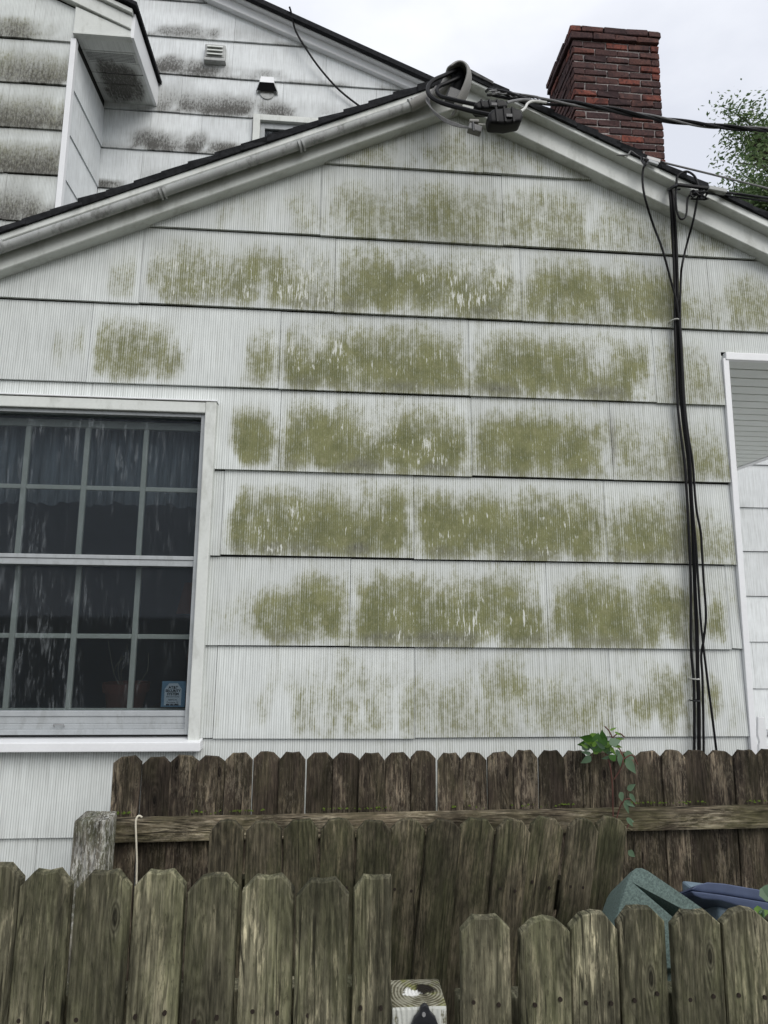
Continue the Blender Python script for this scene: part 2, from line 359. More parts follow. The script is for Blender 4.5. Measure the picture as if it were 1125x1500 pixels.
M['bounce_concrete'] = plain('pale concrete', (.55, .54, .52), .9, .2, .12, 3, .3)
tag(build('bounce_slab', MB().box(1.62, 9, 2.4, 4.78, -.1, .02), M['bounce_concrete']), kind='structure')  # unseen pale slab, added to bounce light onto porch ceiling and recess wall
house = empty('house', (.5, 2.6, 0), 'white shingle sided house with a low front gable wing streaked by green algae', 'house')
YW, YM, YB = 2.6, 4.8, 4.2
CH = .336
def zc(k): return 3.5568686 - CH*k                       # bottoms of the wing's siding courses
ZM0 = 1.2049 - CH*.13                                    # the same for the walls behind
# roof lines of the wing: (photo points on the left end, apex, right end) per layer
def lay(l, a, r, Y):
    A, B, C = at(*l, Y), at(*a, Y), at(*r, Y)
    sl, sr = (B.z-A.z)/(B.x-A.x), (C.z-B.z)/(C.x-B.x)
    xl, xr = -2.15, 2.99
    return [V((xl, Y, A.z+sl*(xl-A.x))), B, V((xr, Y, C.z+sr*(xr-C.x)))], sl, sr
T0, _, _ = lay((0,332), (681.6,102), (1125,311), 2.478)
T1, _, _ = lay((0,341), (682.5,110), (1125,319), 2.478)
S0, _, _ = lay((0,341), (682.5,110), (1125,319), 2.488)
S1, _, _ = lay((0,353), (687,119), (1125,333), 2.488)
F0, _, _ = lay((0,345), (684,112), (1125,326), 2.535)
F1, fsl, fsr = lay((0,396), (675,155.5), (1125,373), 2.535)
APX = F1[1].x
def roofz(x):                                            # underside of the frieze along the wall
    b = F1[1]; return b.z+.045+(fsl*(x-b.x) if x < b.x else fsr*(x-b.x))

# --- siding pieces
def soft(d, a, b):
    x = min(1, max(0, (d-a)/(b-a))); return 1-x*x*(3-2*x)
def nz2(u, z, f, s=0.): return noise.fractal(V((u*f+s, z*f, s*1.7)), 1, 2, 4)
def shingle(parent, O, U, N, u0, u1, z0, z1, mat, stains, cuts=(), hole=None, lip=.016, cell=.016, base_grime=.0, seed=0, Z=V((0,0,1)), name='shingle', topcol=.0):
    """One siding piece: a gridded face hanging from z1, its butt edge lip proud at z0, cut by planes and a hole."""
    nu, nv = max(2, int((u1-u0)/cell)), max(2, int((z1-z0)/cell))
    bm = bmesh.new(); dz0 = random.uniform(-.0026, .0026); tilt = random.uniform(-.0026, .0026)
    g = 0.0009
    vs = [[bm.verts.new((u0+g+(u1-u0-2*g)*i/nu, z0+dz0+tilt*(i/nu-.5)+(z1-z0-.004)*j/nv, 0)) for i in range(nu+1)] for j in range(nv+1)]
    for j in range(nv):
        for i in range(nu): bm.faces.new((vs[j][i], vs[j][i+1], vs[j+1][i+1], vs[j+1][i]))
    for (pu, pz, nu_, nz_) in cuts:
        bmesh.ops.bisect_plane(bm, geom=bm.verts[:]+bm.edges[:]+bm.faces[:], plane_co=(pu, pz, 0), plane_no=(nu_, nz_, 0), clear_outer=True)
    if hole:
        a, b, c, d = hole
        if u0 < b and u1 > a and z0 < d and z1 > c:
            for co, no in (((a,0,0),(1,0,0)), ((b,0,0),(1,0,0)), ((0,c,0),(0,1,0)), ((0,d,0),(0,1,0))):
                bmesh.ops.bisect_plane(bm, geom=bm.verts[:]+bm.edges[:]+bm.faces[:], plane_co=co, plane_no=no)
            kill = [f for f in bm.faces if a < f.calc_center_median().x < b and c < f.calc_center_median().y < d]
            bmesh.ops.delete(bm, geom=kill, context='FACES')
    if not bm.faces: bm.free(); return None
    front = list(bm.verts)
    ext = bmesh.ops.extrude_edge_only(bm, edges=[e for e in bm.edges if len(e.link_faces) == 1])
    back = {v for v in ext['geom'] if isinstance(v, bmesh.types.BMVert)}
    al = []; gr = []; fl = []; uv = {}; wp = {}
    tone = random.uniform(.92, 1.04)
    for v in bm.verts:
        u, z = v.co.x, v.co.y; h = (z-z0)/(z1-z0)
        off = 0 if v in back else lip*(1-h)+.003*h + .0012*math.sin(u*3+seed)
        uv[v] = (u, z); wp[v] = O+U*u+Z*z+N*off
    bm.verts.ensure_lookup_table(); bm.verts.index_update()
    for v in bm.verts:
        u, z = uv[v]; h = (z-z0)/(z1-z0); a = gm = ff = 0
        e1 = nz2(u, z*.6, 5, 1); e2 = nz2(u, z*.3, 16, 5)
        ej = min(u-u0, u1-u)
        for (uc, zcn, ru, rz, ia, ig, if_, full) in stains:
            d = (abs(u-uc)/ru)**3.2+(abs(z-zcn)/rz)**2.6
            k = soft(d+e1*.6+e2*.7, -.1, 1.6)
            if k <= 0: continue
            if full: k *= (1-.96*soft(ej+e2*.008, .006, .034))
            if ia <= .15 and N.z > -.5: gm = max(gm, ig*k*(.30+.85*soft(h+e1*.2, .0, .62)))
            a = max(a, ia*1.12*k); gm = max(gm, ig*k*(.75*(.45+.75*soft(h, 0, .8)) if N.z > -.5 else .85)); ff = max(ff, if_*k)
        if a > 0:
            a *= (1-.68*soft(1-h+e1*.3+e2*.12, .02, .66))*(1-.30*soft(h+e2*.05, .0, .10))
            gm = max(gm, .46*a*soft(h+e1*.1, .02, .22))
        gm = max(gm, base_grime*soft(h+e1*.25, .0, .3)*max(0, .6+e1*1.2))
        al.append(a*(.95+.22*e1)); gr.append(gm); fl.append(ff*(a > .15)*soft(abs(h-.34)+e1*.25, .15, .45))
    me = bpy.data.meshes.new(name)
    for v in bm.verts: v.co = wp[v]
    bmesh.ops.recalc_face_normals(bm, faces=bm.faces)
    bm.verts.index_update()
    lay_ = bm.loops.layers.uv.new('UVMap')
    for f in bm.faces:
        for l in f.loops: l[lay_].uv = uv[l.vert]
    base = sum((v.co for v in bm.verts), V())/len(bm.verts)
    for v in bm.verts: v.co -= base
    bm.to_mesh(me); bm.free()
    for nm, arr in (('algae', al), ('grime', gr), ('flake', fl), ('tone', [tone]*len(al))):
        me.attributes.new(nm, 'FLOAT', 'POINT').data.foreach_set('value', arr)
    me.materials.append(mat)
    if parent is None: return me, base
    o = link(name, me, None, parent, base)
    return o

def zones(lst, Y, O=V((0,0,0)), full=True):
    """Stain patches, given where the photograph shows them, laid into the wall's own metres."""
    r = []
    for z in lst:
        x0, y0, x1, y1, ia, ig, if_ = z[:7]
        c = at((x0+x1)/2, (y0+y1)/2, Y); a = at(x0, (y0+y1)/2, Y); b = at((x0+x1)/2, y0, Y)
        r.append((c.x-O.x, c.z, abs(c.x-a.x)*1.3, abs(b.z-c.z)*1.26, ia, ig, if_, full if len(z) < 8 else z[7]))
    return r
def wide(zs, f): return [(z[0], z[1], z[2]*f)+z[3:] for z in zs]
def joints(lst, py, Y, lo, hi, wd=.745):
    us = sorted(at(x, py, Y).x for x in lst)
    while us[0] > lo: us.insert(0, us[0]-wd)
    while us[-1] < hi: us.append(us[-1]+wd)
    us = [max(lo, min(hi, u)) for u in us]
    return [(a, b) for a, b in zip(us, us[1:]) if b-a > .01]

# --- front gable wall of the wing
XL, XR, XR2 = -1.9, 1.638, 2.96          # wing corner left, wall corner at the porch, far porch corner
WX0, WX1, WZ0, WZ1 = -1.43, -.505, 1.215, 2.43
ZP = 2.775                               # porch head
fw = MB()
fw.box(XL, WX0, YW+.004, YW+.1, 0, ZP).box(WX1, XR, YW+.004, YW+.1, 0, ZP)
fw.box(WX0, WX1, YW+.004, YW+.1, 0, WZ0).box(WX0, WX1, YW+.004, YW+.1, WZ1, ZP)
XG = min(XR2, APX+(ZP+.03-roofz(APX))/fsr)
fw.prism([(XL, YW+.004, ZP), (XG, YW+.004, ZP), (XG, YW+.004, roofz(XG)-.01), (APX, YW+.004, roofz(APX)-.01), (XL, YW+.004, roofz(XL)-.01)], (0, .096, 0))
front_wall = build('front_wall', fw, M['sheath'], house)
Z_ = lambda *a: a
front_zones = zones([
 # row 0-1
 (610,212,703,250,.42,.1,0), (716,218,820,258,.3,.08,0),
 (478,266,592,352,.55,.12,.3), (585,258,733,358,.62,.14,.3), (738,268,860,368,.60,.1,.3), (850,300,965,372,.42,.12,.2),
 # row 2
 (164,372,206,436,.36,.1,0), (212,352,350,440,.64,.12,.9), (340,356,488,450,.74,.16,1.0), (494,356,640,460,.92,.2,.4), (620,362,760,468,.9,.2,1.0), (766,372,880,472,.92,.2,.4), (860,382,988,478,.86,.22,.3), (1062,400,1130,488,.62,.1,.3), (1000,420,1050,480,.3,.05,0),
 # row 3
 (80,486,108,540,.34,.08,0), (120,468,262,550,.68,.2,.4), (366,480,408,560,.7,.14,.2), (412,474,540,570,1.0,.14,.9), (520,472,684,580,1.02,.16,.55), (690,488,820,584,1.0,.14,.3), (800,492,950,588,.94,.12,.3), (968,500,1036,590,.55,.08,.1),
 # row 4
 (342,596,404,678,1.0,.14,.2,False), (416,592,560,688,1.06,.16,.4), (545,586,687,692,1.05,.16,.8), (692,604,790,694,1.05,.14,.5), (780,610,888,698,.98,.12,.4), (897,604,968,700,.5,.08,.5), (966,608,1010,700,.66,.2,.1), (1012,620,1054,704,.62,.05,.1),
 # row 5
 (348,716,470,810,1.0,.18,.8,False), (450,712,606,814,1.08,.2,.5), (608,716,740,816,1.0,.14,.5), (730,720,884,822,1.02,.12,.7), (888,728,1010,826,.9,.12,.4), (1020,730,1058,826,.55,.05,.1),
 # row 6
 (384,858,450,932,.85,.1,.2,False), (430,834,508,936,.98,.1,.3,False), (519,834,660,942,1.02,.12,.5), (640,832,796,944,1.0,.1,.8), (806,844,930,946,.98,.1,.4), (900,842,1012,946,.92,.12,.4), (1028,880,1066,944,.66,.05,.1),
 # row 7
 (505,960,540,1000,.26,0,0,False), (556,948,596,1008,.44,0,0,False), (628,972,690,1020,.46,0,.3,False), (690,952,780,1030,.62,.04,.5,False), (770,966,892,1036,.62,.04,.5,False), (914,966,1012,1056,.68,.06,.4), (1018,980,1056,1050,.66,.04,.2),
], YW)
# mildew running down a joint, a darker green-grey strip beside the cables and faint grey along the butts
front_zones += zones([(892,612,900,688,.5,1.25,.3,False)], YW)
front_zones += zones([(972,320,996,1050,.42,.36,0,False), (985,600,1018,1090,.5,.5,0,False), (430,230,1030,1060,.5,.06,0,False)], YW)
J = {0: ([706], 215), 1: ([470,735,1000], 300), 2: ([208,491,762,1035], 400), 3: ([132,410,686,955], 510), 4: ([130,410,690,894], 640), 5: ([606,885], 755), 6: ([513,800], 880), 7: ([607,893], 1010), 8: ([285,841], 1090), 9: ([52,340], 1270), 10: ([200], 1350), 11: ([60], 1400)}
bF = F1[1]
for k in range(-1, 12):
    z0, z1 = zc(k), zc(k-1)
    if z1 < .05: continue
    hi = XR if z1 < ZP+.03 else XR2
    js, py = J.get(k, ([560], 200))
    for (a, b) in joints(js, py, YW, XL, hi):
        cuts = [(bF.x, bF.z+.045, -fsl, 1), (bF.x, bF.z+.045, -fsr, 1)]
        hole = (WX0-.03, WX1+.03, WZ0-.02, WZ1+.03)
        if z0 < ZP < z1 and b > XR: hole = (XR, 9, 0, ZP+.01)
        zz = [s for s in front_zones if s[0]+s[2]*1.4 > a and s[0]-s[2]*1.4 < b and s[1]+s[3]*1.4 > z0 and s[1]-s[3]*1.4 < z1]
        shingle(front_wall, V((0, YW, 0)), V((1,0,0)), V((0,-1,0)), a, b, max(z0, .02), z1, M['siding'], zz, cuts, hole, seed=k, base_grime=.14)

# --- side walls of the wing and the corner board
sw = MB().box(XL, XL+.08, YW+.1, YM, 0, ZP).box(XR-.08, XR, YW+.1, YM, 0, ZP-.03).box(XL, XR, YM-.06, YM-.01, 0, .02)
build('side_wall', sw, M['trim_white'], house)
cbm = MB().box(XR+.001, XR+.026, YW-.022, YW+.12, .02, 2.752)
build('corner_board', cbm, M['trim_white'], house, bevel=.002)

# --- rake boards and roof of the wing
front_roof = part('front_roof', (APX, 2.46, 4), house)
def band(name, top, bot, y0, y1, mat, bev=.003):
    for i in (0, 1):
        q = MB().prism([(p.x, y0, p.z) for p in (top[i], top[i+1], bot[i+1], bot[i])], (0, y1-y0, 0))
        build(name, q, mat, front_roof, bevel=bev, seg=1)
band('drip_board', S0, S1, 2.488, 2.62, M['trim'])
band('rake_board', F0, F1, 2.535, 2.64, M['trim'])
band('roof_deck', [p-V((0,0,.004)) for p in T1], [p-V((0,0,.02)) for p in S0], 2.63, YM-.01, M['sheath'], 0)
for i in (0, 1):                                         # overlapping courses of asphalt shingles
    a, b = (T0[0], T0[1]) if i == 0 else (T0[2], T0[1]); c, d = (T1[0], T1[1]) if i == 0 else (T1[2], T1[1])
    n = 26
    for k in range(n):
        f0, f1 = k/n, min(1, (k+1.15)/n); h = random.uniform(-.003, .004)
        q = MB().prism([a.lerp(b, f0)+V((0,0,.004+h)), a.lerp(b, f1)+V((0,0,-.003)), c.lerp(d, f1), c.lerp(d, f0)], (0, YM-2.48, 0))
        q.v = [p+V((0, random.uniform(-.006, .004) if p.y < 2.48 else 0, 0)) for p in q.v]
        build('roof_shingle', q, M['asphalt'], front_roof)
q = MB().prism([T0[1]+V((-.12,-.004,-.045)), T0[1]+V((0,-.004,.012)), T0[1]+V((.12,-.004,-.05)), T0[1]+V((.12,-.004,-.062)), T0[1]+V((0,-.004,-.004)), T0[1]+V((-.12,-.004,-.058))], (0, YM-2.48, 0))
build('ridge_cap', q, M['asphalt_grey'], front_roof)

# --- main window with its storm sash
win = part('window', ((WX0+WX1)/2, YW, WZ0), house)
CX0, CX1 = WX0-.042, WX1+.042
q = MB()
q.box(CX0, WX0+.012, YW-.04, YW+.09, WZ0-.02, WZ1+.045).box(WX1-.0, CX1, YW-.04, YW+.09, WZ0-.02, WZ1+.045).box(WX0+.012, WX1, YW-.038, YW+.09, WZ1, WZ1+.043)
build('casing', q, M['trim'], win, bevel=.004)
build('casing_cap', MB().box(CX0-.003, CX1+.003, YW-.043, YW, WZ1+.046, WZ1+.052), M['trim_white'], win, bevel=.002)
build('sill', MB().prism([(CX0-.008, YW-.062, WZ0-.048), (CX0-.008, YW-.062, WZ0-.016), (CX0-.008, YW+.09, WZ0+.004), (CX0-.008, YW+.09, WZ0-.048)], (CX1-CX0+.016, 0, 0)), M['trim_white'], win, bevel=.003)
sx0, sx1, sz0, sz1 = WX0+.012, WX1-.001, WZ0+.004, WZ1-.001
q = MB()
for (a, b, c, d) in ((sx0, sx0+.016, sz0, sz1), (sx1-.016, sx1, sz0, sz1), (sx0+.016, sx1-.016, sz0, sz0+.018), (sx0+.016, sx1-.016, sz1-.014, sz1)):
    q.box(a, b, YW-.022, YW+.03, c, d)
build('storm_frame', q, M['alu'], win, bevel=.002)
zm = 1.85
q = MB().box(sx0+.016, sx1-.016, YW-.012, YW+.022, zm-.019, zm+.004).box(sx0+.016, sx1-.016, YW-.016, YW+.02, zm+.005, zm+.020)
build('storm_meeting_rail', q, M['alu'], win, bevel=.002)
q = MB().box(sx0+.016, sx1-.016, YW-.008, YW+.02, sz0+.018, sz0+.036).box(sx0+.016, sx1-.016, YW-.004, YW+.02, sz0+.0362, sz0+.062).box(sx0+.016, sx1-.016, YW-.008, YW+.02, sz0+.0622, sz0+.082)
build('storm_bottom_rail', q, M['alu'], win, bevel=.002)
for xh in (-1.12, -.99):
    pass
q = MB().tube([(-.985, YW-.012, sz0+.026), (-.985, YW-.02, sz0+.036), (-.95, YW-.02, sz0+.036), (-.95, YW-.012, sz0+.026)], .0018, 6, 0, 0)
build('lift_handle', q, M['steel'], win)
for (a, b) in ((sz0+.082, zm-.019), (zm+.020, sz1-.014)):
    build('storm_pane', MB().box(sx0+.016, sx1-.016, YW+.006, YW+.009, a, b), M['storm'], win)
# inner double hung sashes
for (zb, zt, ys, zmid) in ((zm-.005, sz1-.02, YW+.045, 2.137), (sz0+.02, zm+.012, YW+.068, 1.566)):
    q = MB().box(sx0, sx0+.03, ys, ys+.022, zb, zt).box(sx1-.012, sx1, ys, ys+.022, zb, zt).box(sx0+.03, sx1-.012, ys, ys+.022, zb, zb+(.03 if zb > 1.5 else .06)).box(sx0+.03, sx1-.012, ys, ys+.022, zt-.03, zt)
    build('sash_frame', q, M['muntin'], win, bevel=.002)
    gx = [sx0+.03, -1.200, -.974, -.748, sx1-.012]; gz = [zb+(.03 if zb > 1.5 else .06), zmid, zt-.03]
    for x in gx[1:-1]: build('muntin', MB().box(x-.010, x+.010, ys+.002, ys+.02, gz[0], gz[2]), M['muntin'], win, bevel=.003)
    for i in range(4):
        x0, x1 = gx[i]+(.010 if i else 0), gx[i+1]-(.010 if i < 3 else 0)
        build('muntin', MB().box(x0+.0005, x1-.0005, ys+.003, ys+.019, zmid-.009, zmid+.009), M['muntin'], win, bevel=.003)
        for (c, d) in ((gz[0], zmid-.009), (zmid+.009, gz[2])):
            build('pane', MB().box(x0, x1, ys+.010, ys+.013, c, d), M['glass'], win)
# sticker on the glass, printed
def text_mesh(body, size, bold=False):
    cu = bpy.data.curves.new('t', 'FONT'); cu.body = body; cu.size = size; cu.align_x = 'CENTER'; cu.resolution_u = 2
    cu.offset = .0006 if bold else .0001
    o = bpy.data.objects.new('t', cu); COL.objects.link(o)
    dg = bpy.context.evaluated_depsgraph_get(); me = bpy.data.meshes.new_from_object(o.evaluated_get(dg))
    vs = [v.co.copy() for v in me.vertices]; fs = [list(p.vertices) for p in me.polygons]
    bpy.data.objects.remove(o); bpy.data.curves.remove(cu); bpy.data.meshes.remove(me); return vs, fs
a, b = at(237, 998, YW+.003), at(270, 1036, YW+.003)
q = MB(); ys = YW+.011
q.box(a.x, b.x, ys-.0006, ys, b.z, a.z, 0)
cx = (a.x+b.x)/2-.002; wd = b.x-a.x
q.prism([(cx-.031, ys-.0009, b.z+.006), (cx+.031, ys-.0009, b.z+.006), (cx+.031, ys-.0009, a.z-.028), (cx+.016, ys-.0009, a.z-.008), (cx-.016, ys-.0009, a.z-.008), (cx-.031, ys-.0009, a.z-.028)], (0, .0004, 0), 1)
for body, size, dz, bold in (('AT&T', .0135, .027, 1), ('SECURITY', .0125, .039, 1), ('SYSTEM', .0125, .0505, 1), ('PROTECTION', .0075, .059, 0), ('AMERICAS', .0075, .070, 0), ('Piscataway, NJ', .0072, .0785, 0), ('800 202 0802', .0082, .0875, 1)):
    vs, fs = text_mesh(body, size, bold)
    q.add([(cx+p.x, ys-.0014, a.z-dz+p.y) for p in vs], fs, 2)
M['st_blue'] = plain('sticker blue print', (.15, .27, .37), .4, .4, .15, 30, 0); M['st_white'] = plain('sticker pale print', (.60, .66, .69), .4, .4, .05, 20, 0); M['st_black'] = plain('sticker black print', (.015, .02, .03), .5, .3)
build('security_sticker', q, [M['st_blue'], M['st_white'], M['st_black']], win, label='small blue and white security system sticker in the lower right pane')
# dim room behind
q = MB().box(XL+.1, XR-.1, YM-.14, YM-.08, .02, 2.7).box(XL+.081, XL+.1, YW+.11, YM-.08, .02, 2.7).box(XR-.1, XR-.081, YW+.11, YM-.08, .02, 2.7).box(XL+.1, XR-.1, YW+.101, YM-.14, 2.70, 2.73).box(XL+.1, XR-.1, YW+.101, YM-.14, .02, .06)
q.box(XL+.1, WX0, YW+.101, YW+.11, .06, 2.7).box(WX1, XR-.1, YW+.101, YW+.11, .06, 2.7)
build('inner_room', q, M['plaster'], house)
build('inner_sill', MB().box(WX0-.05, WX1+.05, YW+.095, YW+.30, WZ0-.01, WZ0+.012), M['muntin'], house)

# --- porch ceiling
porch = part('porch_ceiling', (2.3, 3.6, 2.754), house)
y = YW+.0; i = 0
while y < YM-.05:
    y1 = min(y+.104, YM-.02)
    build('ceiling_panel', MB().box(XR+.002, 2.93, y, y1-.010, 2.754, 2.772).box(XR+.002, 2.93, y1-.010, y1, 2.763, 2.772), M['vinyl'], porch, bevel=.002, seg=1); y = y1
build('ceiling_trim', MB().box(XR+.012, 2.97, YW-.026, YW-.002, 2.745, 2.778), M['trim_white'], porch, bevel=.003)
build('ceiling_trim', MB().box(2.932, 2.965, YW+.03, YM-.02, 2.749, 2.775), M['trim_white'], porch, bevel=.003)
build('eave_fascia', MB().box(2.966, 2.984, YW-.02, YM-.02, 2.75, 2.85), M['trim_white'], porch)
build('porch_post', MB().box(2.86, 2.96, YW+.02, YW+.12, .02, 2.734), M['trim_white'], porch, bevel=.006)

# --- main house wall behind the wing
MR0, MR1 = at(380, 30, YM), at(604, 129, YM)
msl = (MR1.z-MR0.z)/(MR1.x-MR0.x); MAX_ = -2.6
def mz(x): return MR0.z+msl*(x-MR0.x) if x > MAX_ else MR0.z+msl*(MAX_-MR0.x)-msl*(x-MAX_)*-1
MXR = 4.3
mw = MB()
mw.prism([(-5.2, YM+.004, 0), (MXR, YM+.004, 0), (MXR, YM+.004, mz(MXR)), (MAX_, YM+.004, mz(MAX_)), (-5.2, YM+.004, mz(-5.2))], (0, .1, 0))
main_wall = build('main_wall', mw, M['sheath'], house)
mzones = zones([(244,38,304,56,0,.62,0,False), (226,86,304,112,.1,.95,0,False), (229,110,270,163,.1,.78,0,False), (268,138,375,168,.1,.9,0,False), (370,156,425,174,0,.7,0,False),
 (226,192,300,223,.1,.95,0,False), (298,208,338,226,.1,.9,0,False), (216,232,266,264,.12,.42,0,False), (140,266,175,276,0,.8,0,False), (300,100,400,114,0,.45,0,False), (340,40,420,58,0,.3,0,False),
 (150,0,345,20,.1,.4,0,False), (415,150,520,168,0,.35,0,False)], YM)
MJ = {15: [196,341], 14: [120,340], 13: [268,416], 12: [226,300], 11: [218,380], 16: [150,290]}
UW = (at(372,175,YM).x, at(470,175,YM).x, 4.85, at(372,173,YM).z)   # upper window opening
for k in range(-4, 19):
    z0, z1 = ZM0+CH*k, ZM0+CH*(k+1)
    if z0 < .02: continue
    rngs = [(-1.84, MXR)] if k > 8 else [(XR, MXR)]
    for lo, hi in rngs:
        if z0 > mz(lo if lo > MAX_ else MAX_): continue
        js = joints(MJ[k], 110, YM, lo, hi) if k in MJ else joints([{0:1090,1:1100,2:1108,3:1085,-1:1095}.get(k, 1100)+40*(k % 3) if k < 9 else 300], 800 if k < 9 else 100, YM, lo, hi, .61)
        for a, b in js:
            if a > 1.2 and z0 > 3.3: continue                 # hidden behind the wing's roof
            zz = [s for s in wide(mzones, 1.45) if s[0]+s[2]*1.4 > a and s[0]-s[2]*1.4 < b and s[1]+s[3]*1.4 > z0 and s[1]-s[3]*1.4 < z1]
            shingle(main_wall, V((0, YM, 0)), V((1,0,0)), V((0,-1,0)), a, b, z0, z1, M['siding_far'], zz, [(MR0.x, MR0.z+.03, -msl, 1)], (UW[0]-.01, UW[1]+.4, UW[2], UW[3]+.0) if k > 8 else None, cell=.04, seed=k, base_grime=.66 if k > 8 else .22, lip=.016)
# its rake, roof slab
main_roof = part('main_roof', (0, 4.8, 6), house)
def mband(name, l, r, l2, r2, Y, y1, mat, bev=.003):
    A, B, C, D = at(*l, Y), at(*r, Y), at(*l2, Y), at(*r2, Y)
    def ex(P, Q, x): return V((x, Y, P.z+(Q.z-P.z)/(Q.x-P.x)*(x-P.x)))
    pts = [ex(A, B, MAX_), ex(A, B, 4.75), ex(C, D, 4.75), ex(C, D, MAX_)]
    build(name, MB().prism(pts, (0, y1-Y, 0)), mat, main_roof, bevel=bev, seg=1)
    m = [V((2*MAX_-p.x, p.y, p.z)) for p in pts]
    build(name, MB().prism(m, (0, y1-Y, 0)), mat, main_roof, bevel=bev, seg=1)
mband('roof_shingle', (387,0), (634,112), (387,7), (634,119), 4.66, 9, M['asphalt'], 0)
mband('drip_board', (387,7), (634,119), (387,15), (634,127), 4.70, 4.84, M['trim_white'])
mband('rake_board', (387,12), (634,124), (380,31), (604,130), 4.745, 4.84, M['trim_white'])
mband('roof_deck', (387,7.5), (634,119.5), (387,13), (634,125), 4.85, 9, M['sheath'], 0)
# vents on that wall
a, b = at(302, 71, YM), at(331, 97, YM)
vent = part('louvre_vent', ((a.x+b.x)/2, YM, b.z), house)
q = MB().box(a.x, b.x, YM-.05, YM-.004, b.z, a.z); build('vent_body', q, M['ventgrey'], vent, bevel=.012, seg=3)
build('vent_frame', MB().box(a.x+.012, b.x-.012, YM-.054, YM-.049, b.z+.03, a.z-.012), M['ventgrey'], vent)
for i in range(3):
    z = b.z+.036+i*.033
    build('louvre', MB().prism([(a.x+.02, YM-.056, z+.026), (a.x+.02, YM-.072, z), (a.x+.02, YM-.066, z), (a.x+.02, YM-.051, z+.026)], (b.x-a.x-.04, 0, 0)), M['trim'], vent, bevel=.002, seg=1)
build('vent_lip', MB().box(a.x-.003, b.x+.003, YM-.058, YM-.004, b.z-.006, b.z+.018), M['ventgrey'], vent, bevel=.005)
a, b = at(380, 118, YM), at(404, 141, YM)
dv = part('dryer_vent', ((a.x+b.x)/2, YM, b.z), house)
m_ = .018
q = MB().add([(a.x+m_, YM-.045, a.z), (b.x-m_, YM-.045, a.z), (b.x-.010, YM-.068, a.z-.070), (a.x+.010, YM-.068, a.z-.070), (a.x-.018, YM-.03, b.z+.01), (b.x+.018, YM-.03, b.z+.01), (a.x+m_, YM-.01, a.z), (b.x-m_, YM-.01, a.z), (a.x-.02, YM-.01, b.z), (b.x+.02, YM-.01, b.z)],
 [(0,1,2,3), (0,3,4,8,6), (1,7,9,5,2), (6,7,1,0)])
build('vent_hood', q, M['trim_white'], dv)
build('vent_mouth_shade', MB().prism([(a.x+.014, YM-.066, a.z-.071), (b.x-.014, YM-.066, a.z-.071), (b.x+.012, YM-.034, b.z+.012), (a.x-.012, YM-.034, b.z+.012)], (0, .003, .002)), M['dark'], dv)  # near-black sheet standing in for the shade in the hood's open underside
q = MB(); cxx = (a.x+b.x)/2
q.prism([(cxx+.055*math.cos(t_), YM-.018, b.z+.006+.05*math.sin(t_)) for t_ in [math.pi*2*i/20 for i in range(20)]], (0, .014, 0)); build('vent_collar', q, M['ventgrey'], dv, bevel=.004)
# small upper window peeping over the wing's roof
uwin = part('upper_window', ((UW[0]+UW[1])/2, YM, UW[2]), house)
ux0, ux1, uzt = UW[0], UW[0]+.86, UW[3]; uzb = 4.3
q = MB().box(ux0, ux0+.055, YM-.05, YM+.03, uzb, uzt).box(ux1-.055, ux1, YM-.05, YM+.03, uzb, uzt).box(ux0+.055, ux1-.055, YM-.05, YM+.03, uzt-.05, uzt)
build('casing', q, M['trim'], uwin, bevel=.004)
q = MB().box(ux0+.055, ux0+.09, YM-.02, YM+.02, uzb, uzt-.05).box(ux1-.09, ux1-.055, YM-.02, YM+.02, uzb, uzt-.05).box(ux0+.09, ux1-.09, YM-.02, YM+.02, uzt-.1, uzt-.05)
build('sash_frame', q, M['alu'], uwin, bevel=.003)
build('pane', MB().box(ux0+.09, ux1-.09, YM-.004, YM, uzb, uzt-.1), M['storm'], uwin)

# --- projecting bay on the far left
BX = -1.842
b0, b1 = at(67, 0, YB), at(111, 20, YB); bsl = (b1.z-b0.z)/(b1.x-b0.x); bsl = -.45
def bz(x): return b1.z+bsl*(x-b1.x)
BAX = -3.5
q = MB().prism([(-5.2, YB+.004, 0), (BX, YB+.004, 0), (BX, YB+.004, bz(BX)), (BAX, YB+.004, bz(BAX)), (-5.2, YB+.004, bz(BAX)-.7)], (0, .08, 0))
q.box(BX-.06, BX-.004, YB+.084, YM, 0, bz(BX)-.05)
bay_wall = build('bay_wall', q, M['sheath'], house)
bz_ = zones([(-30,28,72,64,.42,.8,0,False), (-30,74,100,127,.5,.85,0,False), (-40,140,100,196,.5,.9,0,False), (-40,208,96,262,.48,.95,0,False), (-40,262,56,332,.3,.95,0,False), (56,300,95,330,.1,.6,0,False)], YB)
for k in range(-3, 18):
    z0, z1 = ZM0+CH*k, ZM0+CH*(k+1)
    for a, b in joints([{12: 28, 11: 15, 13: 40, 10: 20, 9: 25}.get(k, 30)], 130, YB, -5.2 if k < 0 else -3.6, BX-.004, .745):
        zz = [s for s in bz_ if s[0]+s[2]*1.4 > a and s[0]-s[2]*1.4 < b and s[1]+s[3]*1.4 > z0 and s[1]-s[3]*1.4 < z1]
        if z0 > bz(a)+.1: continue
        shingle(bay_wall, V((0, YB, 0)), V((1,0,0)), V((0,-1,0)), a, b, z0, z1, M['siding'], zz, [(b1.x, b1.z+.03, -bsl, 1)], None, cell=.035, seed=k, base_grime=.4 if k > 7 else .15, lip=.016)
    if z0 < 5.5:
        shingle(bay_wall, V((BX, YB+.02, 0)), V((0,1,0)), V((1,0,0)), 0, YM-YB-.03, z0, min(z1, 5.56), M['siding_far'], [], [], None, cell=.06, seed=k, lip=.012)
build('corner_board', MB().box(BX-.022, BX+.014, YB-.022, YB+.02, 0, 5.55), M['trim_white'], house, bevel=.003)
